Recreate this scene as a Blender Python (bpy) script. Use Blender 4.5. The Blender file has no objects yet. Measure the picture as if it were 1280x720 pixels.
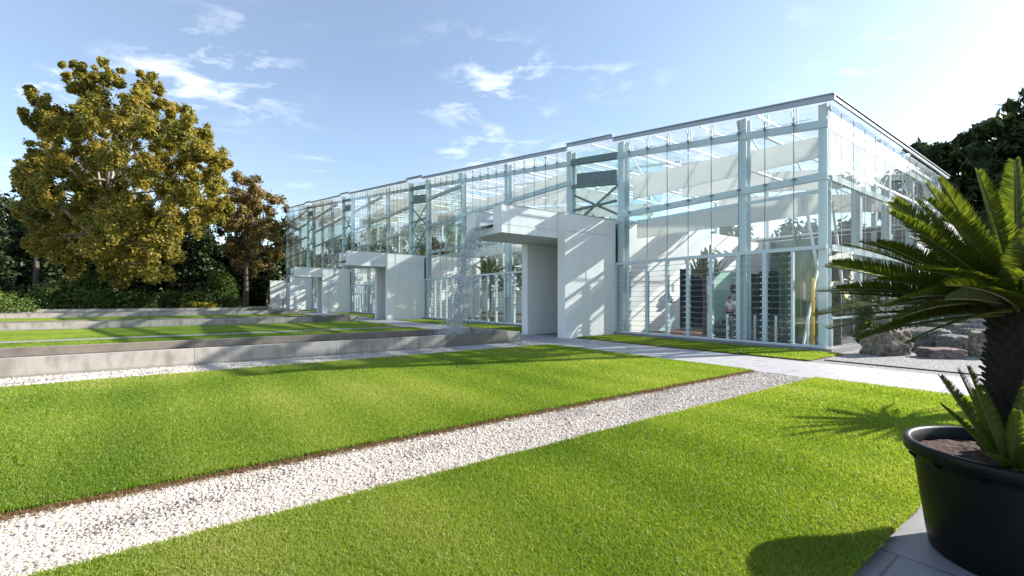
import bpy, math, random
import numpy as np
from mathutils import Vector

random.seed(7)
rng = np.random.default_rng(11)
S = bpy.context.scene
COL = S.collection
PI = math.pi
rad = math.radians

# ------------------------------------------------------------------ camera, sky, sun, exposure
EYE = 1.62
cam_d = bpy.data.cameras.new('camera')
cam = bpy.data.objects.new('camera', cam_d)
COL.objects.link(cam)
cam.location = (0, 0, EYE)
cam.rotation_euler = (rad(90), 0, 0)
cam_d.sensor_width = 36
cam_d.lens = 36 * 555 / 1280
cam_d.shift_y = 14 / 1280
cam_d.clip_start = 0.05
cam_d.clip_end = 8000
S.camera = cam

SUN_EL = rad(26.2)
LIGHT = Vector((-0.965, -0.262, 0)).normalized()          # horizontal direction the light travels
sun_d = bpy.data.lights.new('sun', 'SUN')
sun_d.energy = 5.0
sun_d.angle = rad(0.5)
sun_d.color = (1.0, 0.95, 0.88)
sun = bpy.data.objects.new('sun', sun_d)
COL.objects.link(sun)
dirv = Vector((LIGHT.x * math.cos(SUN_EL), LIGHT.y * math.cos(SUN_EL), -math.sin(SUN_EL)))
sun.rotation_euler = dirv.to_track_quat('-Z', 'Y').to_euler()
sun.location = (60, 20, 40)

W = bpy.data.worlds.new('World')
S.world = W
W.use_nodes = True
wn = W.node_tree
wn.nodes.clear()


def N(tree, typ, **kw):
    n = tree.nodes.new(typ)
    for k, v in kw.items():
        if k.startswith('i_'):
            n.inputs[k[2:].replace('_', ' ')].default_value = v
        else:
            setattr(n, k, v)
    return n


def ramp(tree, stops, fac=None, interp='LINEAR'):
    r = tree.nodes.new('ShaderNodeValToRGB')
    r.color_ramp.interpolation = interp
    el = r.color_ramp.elements
    while len(el) < len(stops):
        el.new(0.5)
    for e, (p, c) in zip(el, stops):
        e.position = p
        e.color = (*c, 1) if len(c) == 3 else c
    if fac is not None:
        tree.links.new(fac, r.inputs[0])
    return r


def math_n(tree, op, a, b=None, clamp=False):
    m = tree.nodes.new('ShaderNodeMath')
    m.operation = op
    m.use_clamp = clamp
    for i, x in enumerate((a, b)):
        if x is None:
            continue
        if isinstance(x, (int, float)):
            m.inputs[i].default_value = x
        else:
            tree.links.new(x, m.inputs[i])
    return m.outputs[0]


def mixrgb(tree, fac, a, b, typ='MIX'):
    m = tree.nodes.new('ShaderNodeMixRGB')
    m.blend_type = typ
    for i, x in enumerate((fac, a, b)):
        if isinstance(x, (int, float)):
            m.inputs[i].default_value = x
        elif isinstance(x, tuple):
            m.inputs[i].default_value = (*x, 1) if len(x) == 3 else x
        else:
            tree.links.new(x, m.inputs[i])
    return m.outputs[0]


sky = N(wn, 'ShaderNodeTexSky', sky_type='NISHITA', sun_disc=False)
sky.sun_elevation = SUN_EL
sky.sun_rotation = math.atan2(-LIGHT.x, -LIGHT.y)
sky.altitude = 0
sky.air_density = 1.0
sky.dust_density = 0.5
sky.ozone_density = 1.3
# thin high clouds laid out on a plane above the place
tc = N(wn, 'ShaderNodeTexCoord')
sep = N(wn, 'ShaderNodeSeparateXYZ')
wn.links.new(tc.outputs['Generated'], sep.inputs[0])
zc = math_n(wn, 'ADD', math_n(wn, 'MAXIMUM', sep.outputs[2], 0.02), 0.10)
comb = N(wn, 'ShaderNodeCombineXYZ')
wn.links.new(math_n(wn, 'DIVIDE', sep.outputs[0], zc), comb.inputs[0])
wn.links.new(math_n(wn, 'DIVIDE', sep.outputs[1], zc), comb.inputs[1])
mp = N(wn, 'ShaderNodeMapping')
mp.inputs['Rotation'].default_value = (0, 0, rad(25))
mp.inputs['Scale'].default_value = (1.7, 2.2, 1)
wn.links.new(comb.outputs[0], mp.inputs[0])
n1 = N(wn, 'ShaderNodeTexNoise', i_Scale=2.6, i_Detail=9.0, i_Roughness=0.62, i_Distortion=0.35)
n2 = N(wn, 'ShaderNodeTexNoise', i_Scale=0.75, i_Detail=2.0)
for n in (n1, n2):
    wn.links.new(mp.outputs[0], n.inputs['Vector'])
c1 = ramp(wn, [(0.50, (0, 0, 0)), (0.78, (1, 1, 1))], n1.outputs[0])
c2 = ramp(wn, [(0.49, (0, 0, 0)), (0.66, (1, 1, 1))], n2.outputs[0])
cl = math_n(wn, 'MULTIPLY', math_n(wn, 'MULTIPLY', c1.outputs[0], c2.outputs[0]), 0.6)
n3 = N(wn, 'ShaderNodeTexNoise', i_Scale=0.5, i_Detail=4.0)
wn.links.new(mp.outputs[0], n3.inputs['Vector'])
veil = math_n(wn, 'ADD', math_n(wn, 'MULTIPLY', n3.outputs[0], 0.12), 0.02)       # thin cirrus haze over the whole sky
skyv = mixrgb(wn, veil, sky.outputs[0], (6.0, 6.2, 6.5))
skyc = mixrgb(wn, cl, skyv, (10.0, 10.0, 10.2))
bg = N(wn, 'ShaderNodeBackground', i_Strength=0.108)
wn.links.new(skyc, bg.inputs[0])
wo = N(wn, 'ShaderNodeOutputWorld')
wn.links.new(bg.outputs[0], wo.inputs[0])

S.view_settings.view_transform = 'Standard'
S.view_settings.look = 'None'
S.view_settings.gamma = 1
S.view_settings.use_curve_mapping = False
S.view_settings.exposure = 1.2

S.render.engine = 'CYCLES'
S.cycles.max_bounces = 10
S.cycles.transparent_max_bounces = 48
S.cycles.transmission_bounces = 8
S.cycles.caustics_reflective = False
S.cycles.caustics_refractive = False
S.cycles.sample_clamp_indirect = 6
S.cycles.use_denoising = True

# ------------------------------------------------------------------ the site's own grid: t runs along the glass front, q into the house
TV = (-0.5885, 0.8085)
NV = (0.8085, 0.5885)
C0 = (9.55, 13.42)
ROT = math.atan2(-0.8085, 0.5885)


def P(t, q, z=0.0):
    return Vector((C0[0] + TV[0] * t + NV[0] * q, C0[1] + TV[1] * t + NV[1] * q, z))


def roofz(t):
    return 7.64 + 0.14 * t - 0.00013 * t * t


# ------------------------------------------------------------------ materials
MATS = {}


def mat(name):
    m = bpy.data.materials.new(name)
    m.use_nodes = True
    t = m.node_tree
    t.nodes.clear()
    out = t.nodes.new('ShaderNodeOutputMaterial')
    MATS[name] = m
    return m, t, out


def princ(name, col, rough=0.6, metal=0.0, noise=None, bump=None, spec=0.5, coords='Object', trans=0.0):
    """noise=(scale, amount, detail): mottled base colour;  bump=(scale, strength, distance)"""
    m, t, out = mat(name)
    b = t.nodes.new('ShaderNodeBsdfPrincipled')
    b.inputs['Roughness'].default_value = rough
    b.inputs['Metallic'].default_value = metal
    b.inputs['Specular IOR Level'].default_value = spec
    b.inputs['Base Color'].default_value = (*col, 1)
    t.links.new(b.outputs[0], out.inputs[0])
    tcx = t.nodes.new('ShaderNodeTexCoord')
    if noise:
        n = N(t, 'ShaderNodeTexNoise', i_Scale=noise[0], i_Detail=noise[2] if len(noise) > 2 else 5.0, i_Roughness=0.65)
        t.links.new(tcx.outputs[coords], n.inputs['Vector'])
        a = noise[1]
        r = ramp(t, [(0.3, tuple(c * (1 - a) for c in col)), (0.7, tuple(min(1, c * (1 + a)) for c in col))], n.outputs[0])
        t.links.new(r.outputs[0], b.inputs['Base Color'])
    if bump:
        n = N(t, 'ShaderNodeTexNoise', i_Scale=bump[0], i_Detail=6.0)
        t.links.new(tcx.outputs[coords], n.inputs['Vector'])
        bm = N(t, 'ShaderNodeBump', i_Strength=bump[1], i_Distance=bump[2])
        t.links.new(n.outputs[0], bm.inputs['Height'])
        t.links.new(bm.outputs[0], b.inputs['Normal'])
    return m


def glass(name, tint, base=0.05, power=4.0, gain=0.85, rough=0.015, dirt=0.03, dirtcol=(0.8, 0.83, 0.85), wave=0.0):
    m, t, out = mat(name)
    tr = t.nodes.new('ShaderNodeBsdfTransparent')
    tr.inputs[0].default_value = (*tint, 1)
    gl = t.nodes.new('ShaderNodeBsdfGlossy')
    gl.inputs['Roughness'].default_value = rough
    gl.inputs[0].default_value = (0.95, 0.97, 1, 1)
    df = t.nodes.new('ShaderNodeBsdfDiffuse')
    df.inputs[0].default_value = (*dirtcol, 1)
    tl = t.nodes.new('ShaderNodeBsdfTranslucent')
    tl.inputs[0].default_value = (*dirtcol, 1)
    lw = t.nodes.new('ShaderNodeLayerWeight')
    f = math_n(t, 'ADD', math_n(t, 'MULTIPLY', math_n(t, 'POWER', lw.outputs['Facing'], power), gain), base, True)
    m1 = t.nodes.new('ShaderNodeMixShader')
    t.links.new(f, m1.inputs[0])
    t.links.new(tr.outputs[0], m1.inputs[1])
    t.links.new(gl.outputs[0], m1.inputs[2])
    md = t.nodes.new('ShaderNodeMixShader')
    md.inputs[0].default_value = 0.5
    t.links.new(df.outputs[0], md.inputs[1])
    t.links.new(tl.outputs[0], md.inputs[2])
    m2 = t.nodes.new('ShaderNodeMixShader')
    tcx = t.nodes.new('ShaderNodeTexCoord')
    n = N(t, 'ShaderNodeTexNoise', i_Scale=0.9, i_Detail=5.0)
    t.links.new(tcx.outputs['Object'], n.inputs['Vector'])
    t.links.new(math_n(t, 'MULTIPLY', n.outputs[0], dirt * 2), m2.inputs[0])
    t.links.new(m1.outputs[0], m2.inputs[1])
    t.links.new(md.outputs[0], m2.inputs[2])
    t.links.new(m2.outputs[0], out.inputs[0])
    if wave:
        n3 = N(t, 'ShaderNodeTexNoise', i_Scale=0.8, i_Detail=1.0)
        t.links.new(tcx.outputs['Object'], n3.inputs['Vector'])
        bm = N(t, 'ShaderNodeBump', i_Strength=wave, i_Distance=0.02)
        t.links.new(n3.outputs[0], bm.inputs['Height'])
        t.links.new(bm.outputs[0], gl.inputs['Normal'])
    return m


def leafmat(name, cols, trans=0.35, rough=0.5, spec=0.25):
    """cols: stops of leaf colour picked per leaf from the float attribute v"""
    m, t, out = mat(name)
    at = N(t, 'ShaderNodeAttribute', attribute_name='v')
    r = ramp(t, [(i / (len(cols) - 1), c) for i, c in enumerate(cols)], at.outputs['Fac'])
    b = t.nodes.new('ShaderNodeBsdfPrincipled')
    b.inputs['Roughness'].default_value = rough
    b.inputs['Specular IOR Level'].default_value = spec
    t.links.new(r.outputs[0], b.inputs['Base Color'])
    tl = t.nodes.new('ShaderNodeBsdfTranslucent')
    t.links.new(mixrgb(t, 1.0, r.outputs[0], (1.25, 1.25, 0.55), 'MULTIPLY'), tl.inputs[0])
    mx = t.nodes.new('ShaderNodeMixShader')
    mx.inputs[0].default_value = trans
    t.links.new(b.outputs[0], mx.inputs[1])
    t.links.new(tl.outputs[0], mx.inputs[2])
    t.links.new(mx.outputs[0], out.inputs[0])
    return m


M_steel = princ('painted_steel', (0.56, 0.64, 0.67), 0.45, noise=(1.5, 0.06), spec=0.4)
M_white = princ('white_paint', (0.80, 0.80, 0.79), 0.5, noise=(0.8, 0.03))
M_truss = princ('truss_white', (0.74, 0.75, 0.74), 0.5)
m, t, out = mat('white_fabric')
df = t.nodes.new('ShaderNodeBsdfDiffuse'); df.inputs[0].default_value = (0.82, 0.81, 0.79, 1)
tl = t.nodes.new('ShaderNodeBsdfTranslucent'); tl.inputs[0].default_value = (0.82, 0.81, 0.79, 1)
mx = t.nodes.new('ShaderNodeMixShader'); mx.inputs[0].default_value = 0.5
t.links.new(df.outputs[0], mx.inputs[1]); t.links.new(tl.outputs[0], mx.inputs[2]); t.links.new(mx.outputs[0], out.inputs[0])
M_fabric = m
M_fascia = princ('zinc_fascia', (0.36, 0.385, 0.43), 0.4, 0.3, noise=(2.0, 0.08))
M_plinth = princ('plinth_stone', (0.20, 0.20, 0.22), 0.7, noise=(3.0, 0.15))
M_joint = princ('joint_seal', (0.22, 0.26, 0.28), 0.6)
M_grille = princ('grille_metal', (0.14, 0.18, 0.18), 0.5, 0.3, noise=(25.0, 0.5, 1.0))
M_dark = princ('dark_metal', (0.05, 0.055, 0.06), 0.5)
M_glass = glass('clear_glass', (0.93, 0.97, 0.955), dirt=0.035, wave=0.15)
M_glass_end = glass('end_glass', (0.90, 0.95, 0.94), base=0.06, gain=0.7, power=4.0, dirt=0.05, wave=0.15)
M_slat = glass('slat_glass', (0.95, 0.975, 0.965), base=0.04, gain=0.5, dirt=0.02)
M_slat_edge = princ('slat_edge', (0.20, 0.28, 0.27), 0.3)
M_teal = glass('teal_glass', (0.74, 0.89, 0.85), dirt=0.03)
M_back = glass('back_glass', (0.86, 0.90, 0.86), dirt=0.05)
M_rail = glass('rail_glass', (0.92, 0.96, 0.95), dirt=0.012, gain=0.4)
M_roof = glass('roof_sheet', (0.80, 0.84, 0.86), base=0.06, gain=0.5, dirt=0.26, dirtcol=(0.85, 0.87, 0.88))
M_soil_red = princ('red_soil', (0.19, 0.085, 0.06), 0.9, noise=(9.0, 0.45), bump=(14.0, 0.8, 0.05))
M_floor_dark = princ('planting_soil', (0.07, 0.06, 0.04), 0.9, noise=(2.0, 0.4))
M_corridor_shade = princ('painted_corridor_shade', (0.035, 0.022, 0.016), 0.6, noise=(3.0, 0.3))  # near-black colour standing in for the shade inside the corridor
M_yellow = princ('yellow_paint', (0.72, 0.42, 0.02), 0.45)

# portal cladding: white boards with hair joints and faint weather streaks
m, t, out = mat('portal_cladding')
b = t.nodes.new('ShaderNodeBsdfPrincipled')
b.inputs['Roughness'].default_value = 0.55
tcx = t.nodes.new('ShaderNodeTexCoord')
mpn = N(t, 'ShaderNodeMapping')
mpn.inputs['Scale'].default_value = (2.0, 2.0, 0.25)
t.links.new(tcx.outputs['Object'], mpn.inputs[0])
n = N(t, 'ShaderNodeTexNoise', i_Scale=2.0, i_Detail=6.0)
t.links.new(mpn.outputs[0], n.inputs['Vector'])
r = ramp(t, [(0.25, (0.78, 0.78, 0.775)), (0.6, (0.84, 0.84, 0.835))], n.outputs[0])
t.links.new(r.outputs[0], b.inputs['Base Color'])
t.links.new(b.outputs[0], out.inputs[0])
M_portal = m

# concrete with drip stains under its top edge and blotches
m, t, out = mat('basin_concrete')
b = t.nodes.new('ShaderNodeBsdfPrincipled')
b.inputs['Roughness'].default_value = 0.8
tcx = t.nodes.new('ShaderNodeTexCoord')
sepn = t.nodes.new('ShaderNodeSeparateXYZ')
t.links.new(tcx.outputs['Object'], sepn.inputs[0])
n = N(t, 'ShaderNodeTexNoise', i_Scale=1.6, i_Detail=8.0, i_Roughness=0.7)
t.links.new(tcx.outputs['Object'], n.inputs['Vector'])
mpn = N(t, 'ShaderNodeMapping')
mpn.inputs['Scale'].default_value = (2.2, 2.2, 0.8)
t.links.new(tcx.outputs['Object'], mpn.inputs[0])
nst = N(t, 'ShaderNodeTexNoise', i_Scale=1.5, i_Detail=5.0)
t.links.new(mpn.outputs[0], nst.inputs['Vector'])
base = ramp(t, [(0.3, (0.29, 0.255, 0.22)), (0.52, (0.41, 0.375, 0.335)), (0.75, (0.48, 0.445, 0.405))], n.outputs[0])
st = ramp(t, [(0.5, (0, 0, 0)), (0.68, (1, 1, 1))], nst.outputs[0])
c = mixrgb(t, math_n(t, 'MULTIPLY', st.outputs[0], 0.55), base.outputs[0], (0.16, 0.14, 0.115))
# wet, dark band of wall beside the falling water (local y = distance from the end of the basin)
ny = N(t, 'ShaderNodeTexNoise', i_Scale=2.2, i_Detail=4.0)
t.links.new(tcx.outputs['Object'], ny.inputs['Vector'])
yy = math_n(t, 'ADD', sepn.outputs[1], math_n(t, 'MULTIPLY', math_n(t, 'SUBTRACT', ny.outputs[0], 0.5), 1.2))
w1 = math_n(t, 'MULTIPLY', math_n(t, 'GREATER_THAN', yy, -3.1), math_n(t, 'LESS_THAN', yy, -0.55))
c = mixrgb(t, math_n(t, 'MULTIPLY', w1, 0.72), c, (0.085, 0.075, 0.06))
jl = math_n(t, 'LESS_THAN', math_n(t, 'FRACT', math_n(t, 'MULTIPLY', sepn.outputs[1], -0.3)), 0.004)
c = mixrgb(t, math_n(t, 'MULTIPLY', jl, 0.6), c, (0.06, 0.05, 0.04))
low = math_n(t, 'LESS_THAN', math_n(t, 'ADD', sepn.outputs[2], math_n(t, 'MULTIPLY', n.outputs[0], -0.12)), 0.0)
c = mixrgb(t, math_n(t, 'MULTIPLY', low, 0.35), c, (0.14, 0.13, 0.08))
t.links.new(c, b.inputs['Base Color'])
bm = N(t, 'ShaderNodeBump', i_Strength=0.4, i_Distance=0.02)
t.links.new(n.outputs[0], bm.inputs['Height'])
t.links.new(bm.outputs[0], b.inputs['Normal'])
t.links.new(b.outputs[0], out.inputs[0])
M_concrete = m

M_concrete_brown = princ('silted_concrete', (0.25, 0.205, 0.165), 0.85, noise=(1.6, 0.25, 8.0), bump=(6.0, 0.4, 0.02))

# still water
m, t, out = mat('pool_water')
b = t.nodes.new('ShaderNodeBsdfPrincipled')
b.inputs['Base Color'].default_value = (0.03, 0.035, 0.03, 1)
b.inputs['Roughness'].default_value = 0.08
tcx = t.nodes.new('ShaderNodeTexCoord')
n = N(t, 'ShaderNodeTexNoise', i_Scale=7.0, i_Detail=3.0)
t.links.new(tcx.outputs['Object'], n.inputs['Vector'])
bm = N(t, 'ShaderNodeBump', i_Strength=0.35, i_Distance=0.03)
t.links.new(n.outputs[0], bm.inputs['Height'])
t.links.new(bm.outputs[0], b.inputs['Normal'])
t.links.new(b.outputs[0], out.inputs[0])
M_pool = m

# falling water: foamy, mostly see-through
m, t, out = mat('falling_water')
tr = t.nodes.new('ShaderNodeBsdfTransparent')
tr.inputs[0].default_value = (0.97, 0.985, 1, 1)
gl = t.nodes.new('ShaderNodeBsdfGlossy')
gl.inputs['Roughness'].default_value = 0.12
df = t.nodes.new('ShaderNodeBsdfDiffuse')
df.inputs[0].default_value = (0.85, 0.88, 0.92, 1)
tl = t.nodes.new('ShaderNodeBsdfTranslucent')
tl.inputs[0].default_value = (0.85, 0.88, 0.92, 1)
tcx = t.nodes.new('ShaderNodeTexCoord')
n = N(t, 'ShaderNodeTexNoise', i_Scale=9.0, i_Detail=6.0)
t.links.new(tcx.outputs['Object'], n.inputs['Vector'])
bm = N(t, 'ShaderNodeBump', i_Strength=1.0, i_Distance=0.06)
t.links.new(n.outputs[0], bm.inputs['Height'])
for s in (gl, df):
    t.links.new(bm.outputs[0], s.inputs['Normal'])
a1 = t.nodes.new('ShaderNodeMixShader'); a1.inputs[0].default_value = 0.5
t.links.new(df.outputs[0], a1.inputs[1]); t.links.new(tl.outputs[0], a1.inputs[2])
a2 = t.nodes.new('ShaderNodeMixShader'); a2.inputs[0].default_value = 0.2
t.links.new(a1.outputs[0], a2.inputs[1]); t.links.new(gl.outputs[0], a2.inputs[2])
a3 = t.nodes.new('ShaderNodeMixShader')
rr = ramp(t, [(0.34, (0.10,) * 3), (0.66, (0.80,) * 3)], n.outputs[0])
t.links.new(rr.outputs[0], a3.inputs[0])
t.links.new(tr.outputs[0], a3.inputs[1]); t.links.new(a2.outputs[0], a3.inputs[2])
t.links.new(a3.outputs[0], out.inputs[0])
M_water = m
m, t, out = mat('water_drops')
df = t.nodes.new('ShaderNodeBsdfDiffuse'); df.inputs[0].default_value = (0.92, 0.94, 0.96, 1)
tl = t.nodes.new('ShaderNodeBsdfTranslucent'); tl.inputs[0].default_value = (0.92, 0.94, 0.96, 1)
gl = t.nodes.new('ShaderNodeBsdfGlossy'); gl.inputs['Roughness'].default_value = 0.25
a1 = t.nodes.new('ShaderNodeMixShader'); a1.inputs[0].default_value = 0.55
a2 = t.nodes.new('ShaderNodeMixShader'); a2.inputs[0].default_value = 0.2
t.links.new(df.outputs[0], a1.inputs[1]); t.links.new(tl.outputs[0], a1.inputs[2])
t.links.new(a1.outputs[0], a2.inputs[1]); t.links.new(gl.outputs[0], a2.inputs[2]); t.links.new(a2.outputs[0], out.inputs[0])
M_drops = m

# lawn turf under the blades, soil edge
def turf(name, cols):
    m, t, out = mat(name)
    b = t.nodes.new('ShaderNodeBsdfPrincipled')
    b.inputs['Roughness'].default_value = 0.85
    b.inputs['Specular IOR Level'].default_value = 0.1
    tcx = t.nodes.new('ShaderNodeTexCoord')
    n = N(t, 'ShaderNodeTexNoise', i_Scale=0.55, i_Detail=6.0, i_Roughness=0.6)
    n2 = N(t, 'ShaderNodeTexNoise', i_Scale=38.0, i_Detail=4.0, i_Roughness=0.7)
    for k in (n, n2):
        t.links.new(tcx.outputs['Object'], k.inputs['Vector'])
    r = ramp(t, [(0.32, cols[0]), (0.5, cols[1]), (0.7, cols[2])], n.outputs[0])
    r2 = ramp(t, [(0.3, (0.45, 0.5, 0.4)), (0.7, (1.35, 1.3, 1.2))], n2.outputs[0])
    c = mixrgb(t, 1.0, r.outputs[0], r2.outputs[0], 'MULTIPLY')
    t.links.new(c, b.inputs['Base Color'])
    bm = N(t, 'ShaderNodeBump', i_Strength=0.8, i_Distance=0.05)
    t.links.new(n2.outputs[0], bm.inputs['Height'])
    t.links.new(bm.outputs[0], b.inputs['Normal'])
    t.links.new(b.outputs[0], out.inputs[0])
    return m


M_turf = turf('turf', [(0.13, 0.205, 0.02), (0.20, 0.285, 0.028), (0.27, 0.33, 0.04)])
M_soil_edge = princ('soil_edge', (0.13, 0.065, 0.035), 0.95, noise=(30.0, 0.5), bump=(40.0, 1.0, 0.03))
M_ground = princ('ground_cover', (0.06, 0.075, 0.03), 0.95, noise=(0.4, 0.35))


def gravel_mat(name, cols, scale, dirt):
    m, t, out = mat(name)
    b = t.nodes.new('ShaderNodeBsdfPrincipled')
    b.inputs['Roughness'].default_value = 0.85
    tcx = t.nodes.new('ShaderNodeTexCoord')
    v = N(t, 'ShaderNodeTexVoronoi', i_Scale=scale)
    t.links.new(tcx.outputs['Object'], v.inputs['Vector'])
    sepc = t.nodes.new('ShaderNodeSeparateColor')
    t.links.new(v.outputs['Color'], sepc.inputs[0])
    r = ramp(t, [(0.0, cols[0]), (0.3, cols[1]), (0.65, cols[2]), (1.0, cols[3])], sepc.outputs[0])
    gap = ramp(t, [(0.35, (1, 1, 1)), (0.75, (0.3, 0.27, 0.24))], math_n(t, 'MULTIPLY', v.outputs['Distance'], 1.0))
    c = mixrgb(t, 1.0, r.outputs[0], gap.outputs[0], 'MULTIPLY')
    n = N(t, 'ShaderNodeTexNoise', i_Scale=1.7, i_Detail=8.0, i_Roughness=0.75)
    t.links.new(tcx.outputs['Object'], n.inputs['Vector'])
    d = ramp(t, [(0.54, (0, 0, 0)), (0.66, (1, 1, 1))], n.outputs[0])
    c = mixrgb(t, math_n(t, 'MULTIPLY', d.outputs[0], dirt), c, (0.22, 0.14, 0.07))
    t.links.new(c, b.inputs['Base Color'])
    bm = N(t, 'ShaderNodeBump', i_Strength=0.9, i_Distance=0.015)
    bm.invert = True
    t.links.new(v.outputs['Distance'], bm.inputs['Height'])
    t.links.new(bm.outputs[0], b.inputs['Normal'])
    t.links.new(b.outputs[0], out.inputs[0])
    return m


M_gravel = gravel_mat('gravel', [(0.22, 0.185, 0.155), (0.40, 0.355, 0.32), (0.50, 0.455, 0.42), (0.58, 0.54, 0.50)], 45.0, 0.7)
M_gravel_clean = gravel_mat('clean_gravel', [(0.22, 0.20, 0.18), (0.36, 0.34, 0.32), (0.46, 0.44, 0.42), (0.54, 0.52, 0.50)], 38.0, 0.15)
M_gravel_grey = gravel_mat('grey_gravel', [(0.16, 0.15, 0.15), (0.3, 0.29, 0.29), (0.4, 0.39, 0.39), (0.5, 0.49, 0.49)], 34.0, 0.2)
M_pebble = leafmat('pebble', [(0.13, 0.095, 0.07), (0.29, 0.23, 0.175), (0.44, 0.375, 0.31), (0.52, 0.455, 0.39), (0.60, 0.54, 0.475)], trans=0.0, rough=0.8)


def paving_mat(name, c1, c2, mortar, bw, bh):
    m, t, out = mat(name)
    b = t.nodes.new('ShaderNodeBsdfPrincipled')
    b.inputs['Roughness'].default_value = 0.6
    tcx = t.nodes.new('ShaderNodeTexCoord')
    br = t.nodes.new('ShaderNodeTexBrick')
    br.inputs['Color1'].default_value = (*c1, 1)
    br.inputs['Color2'].default_value = (*c2, 1)
    br.inputs['Mortar'].default_value = (*mortar, 1)
    br.inputs['Scale'].default_value = 1.0
    br.inputs['Mortar Size'].default_value = 0.008
    br.inputs['Brick Width'].default_value = bw
    br.inputs['Row Height'].default_value = bh
    t.links.new(tcx.outputs['Object'], br.inputs['Vector'])
    n = N(t, 'ShaderNodeTexNoise', i_Scale=3.0, i_Detail=9.0, i_Roughness=0.75)
    t.links.new(tcx.outputs['Object'], n.inputs['Vector'])
    r = ramp(t, [(0.3, (0.72, 0.72, 0.74)), (0.65, (1.06, 1.05, 1.04))], n.outputs[0])
    c = mixrgb(t, 1.0, br.outputs[0], r.outputs[0], 'MULTIPLY')
    t.links.new(c, b.inputs['Base Color'])
    bm = N(t, 'ShaderNodeBump', i_Strength=0.25, i_Distance=0.01)
    t.links.new(n.outputs[0], bm.inputs['Height'])
    t.links.new(bm.outputs[0], b.inputs['Normal'])
    t.links.new(b.outputs[0], out.inputs[0])
    return m


M_paving = paving_mat('stone_paving', (0.44, 0.43, 0.43), (0.40, 0.39, 0.40), (0.16, 0.15, 0.15), 1.25, 0.83)
M_slate = paving_mat('slate_paving', (0.24, 0.24, 0.255), (0.21, 0.21, 0.225), (0.08, 0.08, 0.08), 1.6, 1.1)
M_plaza = paving_mat('plaza_paving', (0.43, 0.41, 0.385), (0.39, 0.375, 0.35), (0.25, 0.24, 0.22), 1.5, 1.0)

M_bark = princ('bark', (0.10, 0.08, 0.065), 0.9, noise=(3.0, 0.4), bump=(6.0, 0.8, 0.1))
M_bark_pale = princ('plane_bark', (0.30, 0.26, 0.20), 0.85, noise=(1.2, 0.45), bump=(3.0, 0.5, 0.05))
M_leaf_gold = leafmat('plane_leaf', [(0.075, 0.105, 0.022), (0.16, 0.17, 0.034), (0.28, 0.235, 0.045), (0.40, 0.30, 0.055), (0.27, 0.19, 0.05)], 0.38)
M_leaf_rust = leafmat('rust_leaf', [(0.10, 0.095, 0.035), (0.20, 0.145, 0.055), (0.29, 0.19, 0.07), (0.18, 0.165, 0.055)], 0.25)
M_leaf_dark = leafmat('dark_leaf', [(0.018, 0.03, 0.010), (0.03, 0.048, 0.015), (0.045, 0.06, 0.02)], 0.2)
M_leaf_green = leafmat('green_leaf', [(0.035, 0.065, 0.015), (0.06, 0.10, 0.02), (0.10, 0.14, 0.03)], 0.3)
M_leaf_shrub = leafmat('shrub_leaf', [(0.06, 0.10, 0.02), (0.10, 0.15, 0.03), (0.16, 0.20, 0.05)], 0.3)
M_leaf_yellow = leafmat('yellow_flower', [(0.10, 0.12, 0.02), (0.35, 0.28, 0.02), (0.5, 0.36, 0.02)], 0.2)
M_leaf_pine = leafmat('pine_needle', [(0.02, 0.035, 0.015), (0.045, 0.07, 0.025), (0.08, 0.11, 0.04)], 0.2)
M_leaf_cycad = leafmat('cycad_leaflet', [(0.045, 0.072, 0.012), (0.095, 0.125, 0.018), (0.16, 0.175, 0.026)], 0.58, 0.38, 0.4)
M_rachis = princ('frond_stalk', (0.085, 0.10, 0.025), 0.5)
M_cycad_trunk = princ('cycad_trunk', (0.016, 0.011, 0.008), 0.95, noise=(20.0, 0.5))
M_cactus = princ('cactus_skin', (0.07, 0.15, 0.055), 0.6, noise=(5.0, 0.3))
M_grass = leafmat('grass_blade', [(0.105, 0.19, 0.024), (0.228, 0.328, 0.042), (0.33, 0.41, 0.07), (0.54, 0.48, 0.24)], 0.5, 0.42, 0.4)
M_pot = princ('black_plastic', (0.0045, 0.005, 0.0065), 0.42, noise=(4.0, 0.25), spec=0.2)
M_soil = princ('potting_soil', (0.062, 0.024, 0.014), 0.95, noise=(30.0, 0.5), bump=(45.0, 1.0, 0.03))
M_skin = princ('skin', (0.42, 0.26, 0.19), 0.6)
M_hair = princ('hair', (0.03, 0.022, 0.018), 0.7)
M_shirt_white = princ('white_shirt', (0.72, 0.74, 0.78), 0.85)
M_shirt_dark = princ('plum_jacket', (0.06, 0.035, 0.06), 0.85)
M_trouser = princ('khaki_trousers', (0.20, 0.14, 0.10), 0.85)
M_trouser_dark = princ('dark_trousers', (0.03, 0.03, 0.045), 0.85)


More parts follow.
